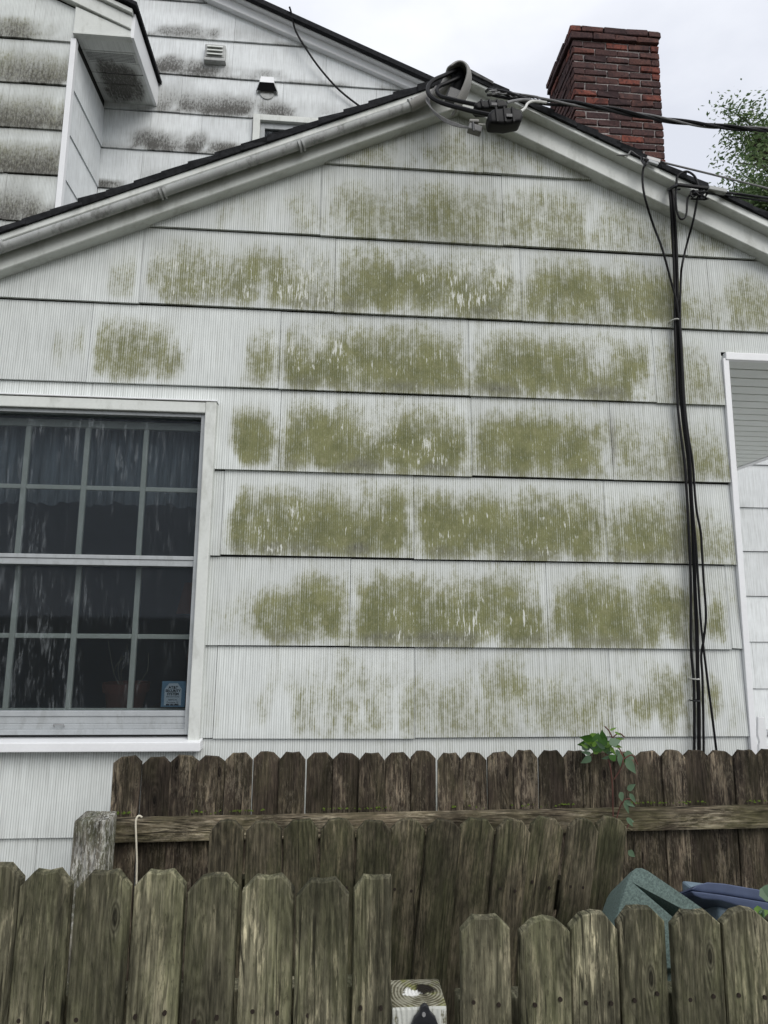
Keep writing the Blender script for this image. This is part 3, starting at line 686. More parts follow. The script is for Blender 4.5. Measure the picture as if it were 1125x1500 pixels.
bay_roof = part('bay_roof', (-1.7, YB, 5.6), house)
RX = -1.462; RZ = 5.573                  # right end and underside of the boxed return
P = lambda x, y: at(x, y, YB-.03)
# boxed cornice return
yF = YB-.035
c1, c2, c3, c4 = P(111, 20), P(109, 56), P(195, 60.5), P(195, 54)
q = MB().prism([(BX-.004, yF, RZ+.012), (RX, yF, RZ+.012), (RX, yF, RZ+.055), (BX-.004, yF, RZ+.055+.45*(RX-BX)-.01)], (0, .03, 0))
build('cornice_return', q, M['trim'], bay_roof, bevel=.003)
build('return_lip', MB().box(BX-.004, RX+.004, yF-.012, yF+.035, RZ-.006, RZ+.011), M['trim'], bay_roof, bevel=.002)
# rake of the bay
zr = RZ+.058
def rk(name, h0, h1, Y, y1, mat, x1=RX, dx=0, bev=.003):
    pts = [(x1, Y, zr+h0), (x1, Y, zr+h1), (BAX, Y, zr+h1+.45*(x1-BAX)), (BAX, Y, zr+h0+.45*(x1-BAX))]
    build(name, MB().prism(pts, (0, y1-Y, 0)), mat, bay_roof, bevel=bev, seg=1)
rk('rake_board', 0, .10, YB-.05, YB+.0, M['trim'])
rk('drip_board', .101, .135, YB-.075, YB-.0, M['trim'], RX+.01)
rk('roof_shingle', .137, .165, YB-.10, YM-.005, M['asphalt'], RX+.045, bev=0)
build('eave_fascia', MB().box(RX-.002, RX+.022, YB-.04, YM-.003, RZ-.004, RZ+.185), M['trim_white'], bay_roof, bevel=.002)
# soffit panels with black mildew
so = part('soffit', ((BX+RX)/2, 4.5, RZ), bay_roof.parent)
n = 6
sc_ = V(((BX+RX)/2+.0, 4.60, 0))
for i in range(n):
    ya, yb = YB+i*(YM-YB-.01)/n, YB+(i+1)*(YM-YB-.01)/n
    st = [((BX+RX)/2-BX+.0, 4.58-YB, .17, .20, 0, 1.1, 0, False)]
    shingle(so, V((BX, YB, RZ+.006)), V((1,0,0)), V((0,0,-1)), .006, RX-BX-.004, ya-YB, yb-YB, M['fascia_dirt'], st, lip=.003, cell=.02, Z=V((0,1,0)), name='soffit_panel')
q = MB()
for i in range(44):
    for j in range(6):
        x = BX+.03+i*.0075; yy = YB+.112+j*.0125
        if x < RX-.02: q.box(x, x+.0036, yy, yy+.005, RZ-.0004, RZ+.001)
tag(build('soffit_perforation', q, M['dark'], so), kind='stuff')

# --- chimney
CX_0, CX_1, CY0, CY1, CZT = 2.165, 3.007, 5.4, 6.08, 7.225
chim = build('chimney', MB().box(CX_0+.012, CX_1-.012, CY0+.012, CY1-.012, 4.2, CZT-.01), M['mortar'], house)
chim.name = 'chimney'
def brick_mesh(L_, D_, H_, seed):
    rnd = random.Random(seed); bm = bmesh.new(); bmesh.ops.create_cube(bm, size=1)
    for v in bm.verts: v.co = V((v.co.x*L_, v.co.y*D_, v.co.z*H_))
    bmesh.ops.bevel(bm, geom=bm.edges[:], offset=.006, segments=1, affect='EDGES')
    for v in bm.verts: v.co += V((rnd.uniform(-.005,.005), rnd.uniform(-.005,.005), rnd.uniform(-.0035,.0035)))
    me = bpy.data.meshes.new('brick'); bm.to_mesh(me); bm.free(); me.materials.append(M['brick']); return me
PIT = .0745; BL = .205; GAP = .013
cache = {}
def brick(c, L_, axis):
    kx = (round(L_, 2), random.randrange(6))
    if kx not in cache: cache[kx] = brick_mesh(kx[0], .09, PIT-GAP, len(cache))
    o = bpy.data.objects.new('brick', cache[kx]); COL.objects.link(o); o.parent = chim
    o.location = V(c)-WORLD['chimney']; o.rotation_euler = (0, 0, R(90) if axis else 0); o.rotation_euler = (random.uniform(-.01,.01), random.uniform(-.014,.014), o.rotation_euler.z+random.uniform(-.02, .02))
for r_ in range(21):
    zz = CZT-PIT*(r_+.5); pr = .022 if r_ < 2 else 0; odd = r_ % 2
    for face in range(3):
        if face == 0: lo, hi = CX_0-pr, CX_1+pr
        else: lo, hi = CY0-pr+.095, CY1+pr
        x = lo-(0 if odd else .107)
        while x < hi-.02:
            a, b = max(lo, x), min(hi, x+BL)
            if b-a > .035:
                mid = (a+b)/2; j = random.uniform(-.006, .005)
                if face == 0: brick((mid, CY0-pr+.045+j, zz), b-a, 0)
                elif face == 1: brick((CX_0-pr+.045+j, mid, zz), b-a, 1)
                elif r_ < 21 and face == 2: brick((CX_1+pr-.045+j, mid, zz), b-a, 1)
            x += BL+GAP
q = MB().box(CX_0-.01, CX_1+.01, CY0-.01, CY1+.01, CZT-.012, CZT+.003).box(CX_0+.22, CX_1-.25, CY0+.06, CY1-.06, CZT+.003, CZT+.03)
build('chimney_cap', q, M['mortar'], house, bevel=.008)

# ------------------------------------------------------------------ inside the window
q = MB(); n = 160; y0 = YW+.125; zt = 2.43
rows = []
for j in range(7):
    for i in range(n+1):
        x = WX0-.02+(WX1-WX0+.04)*i/n; f = j/6
        zb = 2.085+.007*math.sin(i*.21)+.005*math.sin(i*.53+1)
        q.v.append(V((x, y0+.012*math.sin(i*.9+.6*math.sin(i*.13))*(.4+f*.6), zt+(zb-zt)*f)))
for j in range(6):
    for i in range(n):
        q.f.append([j*(n+1)+i, j*(n+1)+i+1, (j+1)*(n+1)+i+1, (j+1)*(n+1)+i]); q.m.append(0)
tag(build('curtain', q, M['curtain'], None, smooth=True), 'thin grey valance curtain gathered across the top of the many paned window', 'curtain')
def lathe(prof, c, n=20):
    m = MB(); vs = [(c[0]+r*math.cos(2*math.pi*k/n), c[1]+r*math.sin(2*math.pi*k/n), c[2]+z) for (r, z) in prof for k in range(n)]
    m.add(vs, [(i*n+k, i*n+(k+1) % n, (i+1)*n+(k+1) % n, (i+1)*n+k) for i in range(len(prof)-1) for k in range(n)]); return m
pc = at(182, 1050, YW+.2); zs = WZ0+.012
pot = empty('flower_pot', (pc.x, YW+.2, zs), 'terracotta flower pot with dry stalks on the sill behind the window glass', 'flower pot')
build('pot', lathe([(.0, 0), (.058, 0), (.078, .12), (.088, .12), (.09, .155), (.078, .155), (.074, .13), (0, .128)], (pc.x, YW+.2, zs)), M['terracotta'], pot, smooth=True)
for i in range(6):
    a = random.uniform(-.05, .05)
    build('stalk', MB().tube([(pc.x+a*.5, YW+.2, zs+.12), (pc.x+a+random.uniform(-.03,.05), YW+.17, zs+.2), (pc.x+a*2+random.uniform(-.05,.06), YW+.15, zs+random.uniform(.24, .34))], .0013, 5), M['stalk'], pot)
lp = at(292, 880, YW+.55)
lamp = empty('table_lamp', (lp.x, YW+.55, lp.z-.45), 'orange shaded lamp dim inside the room at the window edge', 'lamp')
build('lamp_shade', lathe([(.10, 0), (.07, .14)], (lp.x, YW+.55, lp.z-.06)), M['orange'], lamp, smooth=True)
build('lamp_base', lathe([(.07, 0), (.07, .02), (.02, .05), (.045, .2), (.012, .34), (.012, .44), (0, .44)], (lp.x, YW+.55, lp.z-.45)), M['terracotta'], lamp, smooth=True)
build('stand', MB().box(lp.x-.15, lp.x+.15, YW+.4, YW+.7, .06, lp.z-.451), M['wood_mid'], lamp)

# ------------------------------------------------------------------ fences
def picket_mesh(wd, h, th=.016, ear=.026, seed=0, square=0, warp=.003):
    """A dog-eared board: outline with chamfered face edges, a little bowed and uneven."""
    rnd = random.Random(seed); eh = ear*rnd.uniform(.85, 1.1); n = 6
    L_ = [(-wd/2, h*i/n) for i in range(n)]+[(-wd/2, h-eh)]
    Rt = [(wd/2, h-eh)]+[(wd/2, h*i/n) for i in range(n-1, -1, -1)] if square != 1 else [(wd/2, h*i/n) for i in range(n-1, -1, -1)]
    top = [(-wd/2+ear, h+rnd.uniform(-.002,.002)), (0, h+rnd.uniform(-.002,.002))]+([(wd/2-ear, h)] if square != 1 else [(wd/2, h)])
    o = L_+top+Rt
    o = [(x+rnd.uniform(-.0006,.0006), z+(rnd.uniform(-.002,.002) if z > h-eh*1.3 else 0)) for x, z in o]
    c = .0018; N = len(o)
    def y(x, z): return warp*math.sin(z*2.3+seed)+x*.03*math.sin(seed*1.7)
    ring = lambda s, yy: [(x*(1-s/(wd/2)), y(x, z)+yy, z-(s if z > h-eh*1.2 else 0)) for x, z in o]
    vs = ring(c, -th/2)+ring(0, -th/2+c)+ring(0, th/2)
    fs = []
    for r_ in (0, 1): fs += [(r_*N+i, r_*N+(i+1) % N, (r_+1)*N+(i+1) % N, (r_+1)*N+i) for i in range(N)]
    # strips across the board
    m_ = MB()
    fs.append(list(range(N-1, -1, -1))); fs.append([2*N+i for i in range(N)])
    m_.add(vs, fs); me = m_.mesh('picket')
    bm = bmesh.new(); bm.from_mesh(me); bmesh.ops.recalc_face_normals(bm, faces=bm.faces); bm.to_mesh(me); bm.free(); return me
nail_me = MB(); nail_me.tube([(0, 0, 0), (0, .003, 0)], .0038, 7, 0, 0); nail_me = nail_me.mesh('nail'); nail_me.materials.append(M['nail'])
def add_nails(pk, xs, z, y):
    for x in xs:
        o = bpy.data.objects.new('nail', nail_me); COL.objects.link(o); o.parent = pk; o.location = (x+random.uniform(-.005,.005), y-.0012, z+random.uniform(-.006,.006))

# far fence by the wall: rail side towards the camera
YF = 2.25
far = empty('picket_fence', (.4, YF, 0), 'weathered brown picket fence close to the house wall with its long rail facing out', 'fence', 'wooden picket fences')
px_l = [(168,208), (209,250), (250.6,290), (291,330), (331,370), (371,409.7), (410,448), (449,487), (488,525), (526,564), (564.5,601), (602,638), (640,676), (677,713), (714,750), (752,787), (788,824), (824.8,861), (861.5,897), (898,932.6), (933,968.6), (969,1003), (1003.5,1038), (1038.5,1073), (1073.6,1109)]
vars_far = [picket_mesh(.083, 1.21, .015, .021, s) for s in range(6)]
for m_ in vars_far: m_.materials.append(M['wood_far'])
xl = [(at(a, 1115, YF).x, at(b, 1115, YF).x) for a, b in px_l]
st_ = (xl[-1][0]-xl[0][0])/(len(xl)-1)
for i in range(1, 14): xl.append((xl[24][0]+st_*i, xl[24][1]+st_*i))
for i, (a, b) in enumerate(xl):
    tz = at((168 if i == 0 else 600), 1108-min(7, i*1.2) if i < 8 else 1102, YF).z if i < 8 else 1.2165
    o = link('picket', vars_far[random.randrange(6)], None, far, ((a+b)/2, YF, .0+random.uniform(-.004, .004)), (random.uniform(-.004, .004), random.uniform(-.0012, .0012), random.uniform(-.02, .02)))
    o.scale = ((b-a+.0008)/.083, 1, (tz-.0)/1.21)
r0, r1 = at(163, 1196, YF-.06), at(1125, 1177, YF-.06)
q = MB().box(r0.x, xl[-1][1], YF-.049, YF-.011, r0.z-.068, r0.z-.002)
o_ = build('rail', q, M['wood_rail'], far, bevel=.006, seg=2)
o_.rotation_euler = (0, -math.atan2(r1.z-r0.z, r1.x-r0.x), 0)
build('rail', MB().box(r0.x, xl[-1][1], YF-.049, YF-.011, .25, .32), M['wood_rail'], far, bevel=.004)
# green moss along the rail's upper edge
q = MB(); rm = random.Random(4)
for i in range(420):
    f = rm.random()**1.1; x = r0.x+(xl[-1][1]-r0.x)*f
    if noise.noise(V((x*5, 0, 0))) < -.05: continue
    z = r0.z-.002+(r1.z-r0.z)/(r1.x-r0.x)*(x-r0.x)*1.0
    r_ = rm.uniform(.002, .0055); y = YF-.012-abs(rm.gauss(0, .012))
    q.add([(x-r_, y, z), (x, y-r_, z), (x+r_, y, z), (x, y+r_, z), (x, y, z+r_*.9)], [(0,1,4), (1,2,4), (2,3,4), (3,0,4)])
M['moss'] = plain('bright moss', (.07, .10, .018), .95, .1, .5, 80, .5)
tag(build('moss', q, M['moss'], far), kind='stuff')
pa, pb = at(108, 1203, 2.1), at(157, 1203, 2.1)
q = MB()
q.add([(pa.x-.012, 2.1, 0), (pb.x-.008, 2.1, 0), (pb.x, 2.1, pb.z), (pa.x, 2.1, pa.z), (pa.x-.012, 2.19, 0), (pb.x-.008, 2.19, 0), (pb.x+.002, 2.19, pb.z+.004), (pa.x+.004, 2.19, pa.z+.006)], [(0,1,2,3), (5,4,7,6), (3,2,6,7), (1,5,6,2), (4,0,3,7)])
build('post', q, M['wood_post'], far, bevel=.006, seg=2, label='whitened and cracked end post')

# leaning fence in the middle
YMid = 1.72
mid = empty('picket_fence', (.25, YMid, 0), 'dark brown picket fence sagging so its right pickets lean over, between the other fences', 'fence', 'wooden picket fences')
tops = [(307,358,1203,0), (360,414,1204,-.01), (415,467,1202,-.01), (469,521,1201,.0), (522,573,1202,.02), (574,625.6,1202,.10), (626.6,676,1201,.115), (677,728,1201,.12), (728.5,778,1201,.13), (781,830,1201,.165), (834,879,1201,.17), (881,926,1202,.18)]
vars_mid = [picket_mesh(.0885, 1.14, .016, .022, s+20) for s in range(5)]
for m_ in vars_mid: m_.materials.append(M['wood_mid'])
for i, (a, b, ty, lean) in enumerate(tops):
    P0, P1 = at(a, ty+12, YMid), at(b, ty+12, YMid); zt = at((a+b)/2, ty, YMid).z
    cxm = (P0.x+P1.x)/2; L_ = (zt-.03)/math.cos(lean); wn = min(.0885, (P1.x-P0.x)-.0022)
    o = link('picket', vars_mid[i % 5], None, mid, (cxm-math.tan(lean)*(zt-.03), YMid+(.012 if i % 2 and lean else 0)+random.uniform(-.002, .002), .03), (random.uniform(-.01, .01), lean, random.uniform(-.03, .03)))
    o.scale = (wn/.0885, 1, L_/1.14)
    if i: add_nails(o, (-.022, .02), 1.14-.155, -.0085)
a, b = at(312, 1310, YMid+.03), at(915, 1310, YMid+.03)
for dz in (0, -.6): build('rail', MB().beam((a.x, YMid+.045, a.z+dz), (b.x-(.03 if dz == 0 else .14), YMid+.045, b.z+dz), .035, .07), M['wood_mid'], mid, bevel=.003)

# foreground fences
def fore(name, label, lst, Y, rz, seed, extra_l=0, extra_r=0, sq=None):
    f = empty(name, (at((lst[0][0]+lst[-1][1])/2, 1400, Y).x, Y, 0), label, 'fence', 'wooden picket fences')
    vs = [picket_mesh(.0905, 1.25, .017, .0235, s+seed) for s in range(4)]
    for m_ in vs: m_.materials.append(M['wood_front'])
    sqm = picket_mesh(.0905, 1.25, .017, .0235, seed+9, 1); sqm.materials.append(M['wood_front'])
    L2 = []
    for i, (a, b, ty) in enumerate(lst):
        L2.append((at(a, ty+24, Y).x, at(b, ty+24, Y).x, at((a+b)/2, ty, Y).z, i == sq))
    st = L2[1][0]-L2[0][0]; st2 = L2[-1][0]-L2[-2][0]
    for i in range(1, extra_l+1): L2.insert(0, (L2[0][0]-st, L2[0][1]-st, L2[0][2]+.003, False))
    for i in range(1, extra_r+1): L2.append((L2[-1][0]+st2, L2[-1][1]+st2, L2[-1][2], False))
    for i, (x0, x1, zt, s_) in enumerate(L2):
        o = link('picket', sqm if s_ else vs[(i*3+seed) % 4], None, f, ((x0+x1)/2, Y+random.uniform(-.003, .003), .02), (random.uniform(-.006, .006), random.uniform(-.0015, .0015), random.uniform(-.03, .03)))
        o.scale = ((x1-x0-.003)/.0905, 1, (zt-.02)/1.25)
        zn = at(300, 1481, Y).z
        add_nails(o, (-.024, .022), (zn-.02)/((zt-.02)/1.25)+random.uniform(-.004,.004), -.0095)
    for z in (rz, .3): build('rail', MB().box(L2[0][0], L2[-1][1]-.004, Y+.016, Y+.054, z-.055, z+.02), M['wood_front'], f, bevel=.003)
    return f
znail = at(300, 1481, 1.15).z
fore('picket_fence', 'tall mossy green foreground picket fence filling the lower left corner', [(-47,33,1266), (35,111,1272), (112,194,1275), (196,273,1278), (275,350,1279.5), (354,433.5,1283), (435,513.6,1284), (516,574.5,1286)], 1.15, znail, 40, 2, 0, 7)
fore('picket_fence', 'lower foreground picket fence at right in front of the green bin', [(673.5,748,1341), (757,832,1344), (832.5,903,1336.5), (906,977,1333), (978.5,1051,1330), (1053,1122,1331)], 1.18, at(900, 1485, 1.18).z, 60, 0, 4)

# post with latch between them
p0, p1 = at(574, 1474, 1.165), at(655, 1474, 1.165); zt = at(615, 1474, 1.165).z
post = empty('fence_post', ((p0.x+p1.x)/2, 1.2, 0), 'flaking white square fence post with rotten ringed top and black latch', 'post')
t = NT('flaking white post'); ob = t.n('ShaderNodeTexCoord').outputs['Object']; x, y, z = t.sep(ob)
nn = t.noise(ob, 60, 6, .65); n3 = t.noise(ob, 16, 4)
geo_n = t.n('ShaderNodeNewGeometry').outputs['Normal']; nzv = t.sep(geo_n)[2]
rad = t.m('SQRT', t.m('ADD', t.m('POWER', t.m('ADD', x, -.012), 2), t.m('POWER', t.m('ADD', y, .0), 2)))
ringv = t.m('MULTIPLY_ADD', t.m('SINE', t.m('ADD', t.m('MULTIPLY', rad, 1150), t.m('MULTIPLY', n3, 9))), .5, .5)
topc = t.mix(t.step(t.m('ADD', ringv, t.m('MULTIPLY', t.m('SUBTRACT', nn, .5), 4.2)), 0, 1), (.10, .092, .058), (.29, .28, .215))
topc = t.mix(t.m('MULTIPLY', t.step(n3, .52, .64), .8), topc, (.16, .17, .03))
hx = t.m('SQRT', t.m('ADD', t.m('POWER', t.m('ADD', x, -.014), 2), t.m('POWER', t.m('ADD', y, -.008), 2)))
topc = t.mix(t.step(t.m('ADD', hx, t.m('MULTIPLY', t.m('SUBTRACT', nn, .5), .03)), .02, .012), topc, (.015, .012, .008))
hw = t.m('SQRT', t.m('ADD', t.m('POWER', t.m('ADD', x, .008), 2), t.m('POWER', t.m('ADD', y, .002), 2)))
topc = t.mix(t.step(t.m('ADD', hw, t.m('MULTIPLY', t.m('SUBTRACT', nn, .5), .04)), .014, .009), topc, (.75, .75, .72))
sv = t.noise(t.xyz(t.m('MULTIPLY', x, 110), t.m('MULTIPLY', y, 110), t.m('MULTIPLY', z, 12)), 1, 4, .6)
sidec = t.mix(t.step(t.m('ADD', t.m('MULTIPLY', nn, .5), t.m('MULTIPLY', sv, .5)), .50, .60), (.50, .51, .47), (.13, .125, .08))
t.bump(t.m('ADD', nn, ringv), .6, .002)
M['postpaint'] = t.out(t.mix(t.step(nzv, .5, .7), sidec, topc), .8, .2)
build('post_shaft', MB().box(p0.x, p1.x, 1.165, 1.248, 0, zt), M['postpaint'], post, bevel=.005, seg=2)
lc = at(622, 1500, 1.16)
out = [(-.0, .030), (.006, .026), (.009, .018), (.017, .010), (.021, 0), (.021, -.012), (.017, -.024), (.009, -.032), (0, -.04), (-.009, -.032), (-.017, -.024), (-.021, -.012), (-.021, 0), (-.017, .010), (-.009, .018), (-.006, .026)]
build('latch_plate', MB().prism([(lc.x+a, 1.157, lc.z+b) for a, b in out], (0, .0075, 0)), M['iron'], post, bevel=.002)
rg = [(lc.x+.013*math.cos(k*math.pi/8), 1.150-.004*math.sin(k*math.pi/8), lc.z-.012+.015*math.sin(k*math.pi/8)) for k in range(17)]
build('latch_ring', MB().tube(rg, .0028, 8, 0, 0), M['steel'], post, smooth=True)
build('latch_screw', MB().tube([(lc.x-.002, 1.154, lc.z+.016), (lc.x-.002, 1.158, lc.z+.016)], .003, 8, 0, 0), M['steel'], post)

# cord over the far rail
cp = [at(208, 1197, YF-.055), at(203, 1195, YF-.06), at(199, 1203, YF-.062), at(199.5, 1230, YF-.06), at(200.5, 1262, YF-.058), at(200, 1300, YF-.055), at(203, 1340, YF-.05)]
tag(build('cord', MB().tube(cp, .0028, 7), M['rope'], None, smooth=True), 'cream cord hooked over the brown fence rail and hanging down', 'cord')

# ------------------------------------------------------------------ bins behind the right fence
def poly(pts, Y, d, bev): return [at(x, y, Y) for x, y in pts]
gb = empty('garbage_bin', (at(975, 1400, 1.55).x, 1.6, 0), 'speckled green plastic garbage bin with a peaked ridged lid', 'bin')
sil = [(890,1420), (893,1380), (905,1345), (914,1305), (922,1281), (930,1271), (940,1270), (953,1276), (1000,1308), (1036,1332), (1052,1352), (1058,1420)]
q = MB().prism([at(x, y, 1.645) for x, y in sil], (0, .05, -.03)); bmv = len(q.v)//2
for i in range(bmv, 2*bmv): q.v[i].z -= .03
lid_a = build('lid', q, M['green_plastic'], gb, bevel=.022, seg=4, smooth=True)
shell_ = [(886,1420), (892,1378), (902,1342), (912,1308), (920,1285), (926,1275), (933,1270), (941,1270), (950,1274), (1000,1308), (1036,1333), (1050,1350), (1056,1420), (1036,1420), (1030,1352), (1016,1341), (926,1293), (986,1343), (1002,1420)]
q = MB(); rings_ = []; n = len(shell_)
for (dy, ins) in ((0, 2.2), (.004, .8), (.014, 0), (.15, 0)):       # rounded over towards the face, swept back
    rr_ = []
    for i, (x, y) in enumerate(shell_):
        (xa, ya), (xb, yb) = shell_[i-1], shell_[(i+1) % n]
        tx, ty = xb-xa, yb-ya; l_ = math.hypot(tx, ty) or 1
        k = ins if i not in (15, 16, 17) else ins*.3
        rr_.append(at(x-ty/l_*k, y+tx/l_*k, 1.49)+V((.012*dy/.15, dy, -.10*dy/.15)))
    rings_.append(rr_)
from mathutils.geometry import tessellate_polygon
tri = tessellate_polygon([[V((x, -y, 0)) for x, y in shell_]])
q.add([p for rr_ in rings_ for p in rr_], [tuple(t_) for t_ in tri]+[tuple(3*n+i for i in t_) for t_ in tri]+[(j*n+i, (j+1)*n+i, (j+1)*n+(i+1) % n, j*n+(i+1) % n) for j in range(3) for i in range(n)])
build('lid_rim', q, M['green_plastic'], gb, smooth=True)
a, b = at(900, 1405, 1.52), at(1050, 1405, 1.52)
q = MB().add([(a.x+.03, 1.55, 0), (b.x-.03, 1.55, 0), (b.x-.03, 1.67, 0), (a.x+.03, 1.67, 0), (a.x, 1.52, a.z), (b.x, 1.52, a.z), (b.x, 1.68, a.z), (a.x, 1.68, a.z)], [(3,2,1,0), (4,5,6,7), (0,1,5,4), (1,2,6,5), (2,3,7,6), (3,0,4,7)])
build('bin_body', q, M['green_plastic'], gb, bevel=.02, seg=3, smooth=True)
bb = empty('garbage_bin', (at(1130, 1330, 1.85).x, 1.95, 0), 'slate blue lidded bin behind the last foreground pickets', 'bin')
up = [(1012,1303), (1022,1296), (1037,1292), (1062,1294), (1125,1305), (1300,1338), (1300,1354), (1125,1321), (1060,1310), (1030,1307)]
q = MB().prism([at(x, y, 1.86) for x, y in up], (0, .16, -.09)); build('lid', q, M['blue_plastic'], bb, bevel=.006, seg=3, smooth=True)
lo_ = [(1012,1305), (1030,1307), (1060,1311), (1125,1322), (1300,1355), (1300,1376), (1125,1340), (1085,1328), (1055,1319), (1030,1317), (1017,1312)]
q = MB().prism([at(x, y, 1.85) for x, y in lo_], (0, .17, -.09)); build('lid_rim', q, M['blue_plastic'], bb, bevel=.005, seg=3, smooth=True)
M['bluegrey'] = plain('pale blue grey plastic', (.20, .27, .33), .45, .4, .1, 30, .1)
a, b = at(1052, 1330, 1.9), at(1290, 1330, 1.9)
q = MB().add([(a.x+.03, 1.92, 0), (b.x-.03, 1.92, 0), (b.x-.03, 2.08, 0), (a.x+.03, 2.08, 0), (a.x, 1.90, a.z-.0), (b.x, 1.90, a.z-.06), (b.x, 2.1, a.z-.06), (a.x, 2.1, a.z)], [(3,2,1,0), (4,5,6,7), (0,1,5,4), (1,2,6,5), (2,3,7,6), (3,0,4,7)])
build('bin_body', q, M['bluegrey'], bb, bevel=.012, seg=3, smooth=True)

# ------------------------------------------------------------------ white picket fence beyond the corner
wf = empty('picket_fence', (2.5, 3.4, 0), 'white vinyl picket fence glimpsed past the house corner', 'fence')
for i in range(7):
    x = 2.205+i*.11
    pts = [(x, .1), (x+.046, .1), (x+.046, 1.02), (x+.040, 1.035), (x+.048, 1.075), (x+.040, 1.16), (x+.006, 1.16), (x-.002, 1.075), (x+.006, 1.035), (x, 1.02)]
    build('picket', MB().prism([(a, 3.4, b) for a, b in pts], (0, .018, 0)), M['trim_white'], wf, bevel=.002, seg=1)
build('rail', MB().tube([(1.9, 3.44, 1.075), (3.1, 3.44, 1.075)], .018, 10, 0, 0), M['alu'], wf)
build('rail', MB().box(1.9, 3.1, 3.42, 3.45, .95, 1.01), M['trim_white'], wf)

# ------------------------------------------------------------------ electrical service
YC = 2.497
cA, cB = at(0, 364, YC), at(600, 156, YC); dC = (cB-cA)
cond = empty('service_conduit', (cA.x, YC, cA.z), 'dirty grey conduit strapped along the left rake of the gable up to its weatherhead', 'conduit')
hook = [cA-dC*.42, cA, cA+dC*.55, cB, at(625, 144, YC-.01), at(646, 134, YC-.03), at(655, 122, YC-.05), at(660, 110, YC-.06)]
q = MB().tube(hook[:4], .0195, 14, 0, 2); build('pipe', q, M['conduit'], cond, smooth=True)
q = MB().tube(hook[3:], .024, 14, 0, 4); build('elbow', q, M['hood'], cond, smooth=True)
for pxl in ((3,361), (238,283), (441,213.5), (603,153)):
    c = at(pxl[0], pxl[1], YC); d = dC.normalized()
    q = MB().tube([c-d*.012, c-d*.004], .0242, 14, 0, 0).tube([c+d*.004, c+d*.012], .0242, 14, 0, 0)
    build('coupling' if pxl[0] in (3,603) else 'strap', q, M['conduit'], cond, smooth=True)
# weatherhead: a half open curved hood
hp = [at(x, y, 2.40) for x, y in ((662,162), (671,147), (678,132), (681,119), (677,109), (668,105), (658,111))]
ax = []
m_ = MB(); n = 10; ringc = []
for i, p in enumerate(hp):
    tdir = (hp[min(i+1, len(hp)-1)]-hp[max(i-1, 0)]).normalized(); nrm = V((0, 1, 0)); outw = nrm.cross(tdir).normalized()
    rad = (.022, .034, .042, .044, .044, .042, .032)[i]
    ringc.append([p+nrm*(rad*1.3*math.cos(a)) + outw*(rad*.62*math.sin(a)) for a in [math.pi*k/n for k in range(n+1)]])
def shell(sgn, thick):
    vs = [];
    for rr_ in ringc: vs += rr_
    return vs
vs = [p for rr_ in ringc for p in rr_]; W_ = n+1
fs = [(i*W_+k, i*W_+k+1, (i+1)*W_+k+1, (i+1)*W_+k) for i in range(len(hp)-1) for k in range(n)]
hood = MB().add(vs, fs); ho = build('hood', hood, M['hood'], cond, smooth=True)
md = ho.modifiers.new('sub', 'SUBSURF'); md.levels = md.render_levels = 2
md = ho.modifiers.new('solid', 'SOLIDIFY'); md.thickness = .008; md.offset = 0
build('hood_throat', MB().tube([at(660,150,2.41), at(668,132,2.41), at(671,114,2.41), at(668,106,2.41)], [.020,.026,.028,.026], 12, 0, 3), M['dark'], cond, smooth=True)
build('clamp', MB().beam(at(661,152,2.40), at(667,136,2.40), .05, .06), M['iron'], cond, bevel=.006)
# conductors
def cable(name, pts, r, mat, label, cat, group=None, n=8):
    return tag(build(name, MB().tube(pts, r, n, 0, 4), mat, None, smooth=True), label, cat, group)
def pp(lst, ys):
    n = len(lst); return [at(x, y, ys[0]+(ys[1]-ys[0])*i/(n-1)) for i, (x, y) in enumerate(lst)]
cable('service_conductor', pp([(672,108), (666.7,103.8), (649.8,111), (633.8,118.5), (626.7,128.7), (629.3,139.3), (641,148), (658.7,154.4), (676.4,158.9), (696,164), (722,169)], (2.40, 2.22)), .0085, M['black'], 'lower black service conductor looping out of the weatherhead', 'cable', 'black conductors looping from the weatherhead')
cable('service_conductor', pp([(676,112), (672,114), (655,121.6), (642.7,127), (640,134), (646,141), (658.7,144.7), (676.4,149), (700,154)], (2.40, 2.26)), .0078, M['black'], 'upper black service conductor making the tighter loop out of the weatherhead', 'cable', 'black conductors looping from the weatherhead')
nb = empty('neutral_wire', at(640, 170, 2.3), 'bundle of thin bare neutral strands drooping left below the weatherhead', 'wire')
for k in range(5):
    o_ = k*1.5-3
    pts = pp([(640+o_*.5,126), (629+o_*.6,140), (627+o_*.9,150+o_*.6), (634+o_*.5,162+o_), (648+o_*.4,174+o_), (668,183+o_*.7), (690,188)], (2.36, 2.24))
    build('strand', MB().tube(pts, .0022, 5, 0, 3), M['grey_cable'], nb, smooth=True)
c = at(694.5, 186.5, 2.24)
wc = empty('wire_clamp', c, 'small grey split bolt clamp hanging under the weatherhead cables', 'clamp')
build('clamp_body', MB().beam(at(686,187,2.24), at(705,193,2.24), .03, .026), M['grey_cable'], wc, bevel=.004)
build('clamp_cap', MB().beam(at(687,179,2.235), at(701,179.5,2.235), .024, .012), M['hood'], wc, bevel=.004)
build('clamp_bolt', MB().tube([at(693,179,2.222), at(694,192,2.222)], .004, 8, 0, 0), M['iron'], wc)
cable('neutral_tail', pp([(699,182), (712,182.5), (728,181.5), (742,176)], (2.24, 2.24)), .0028, M['pale_cable'], 'short pale wire tail from the split bolt clamp under the black covers', 'wire')
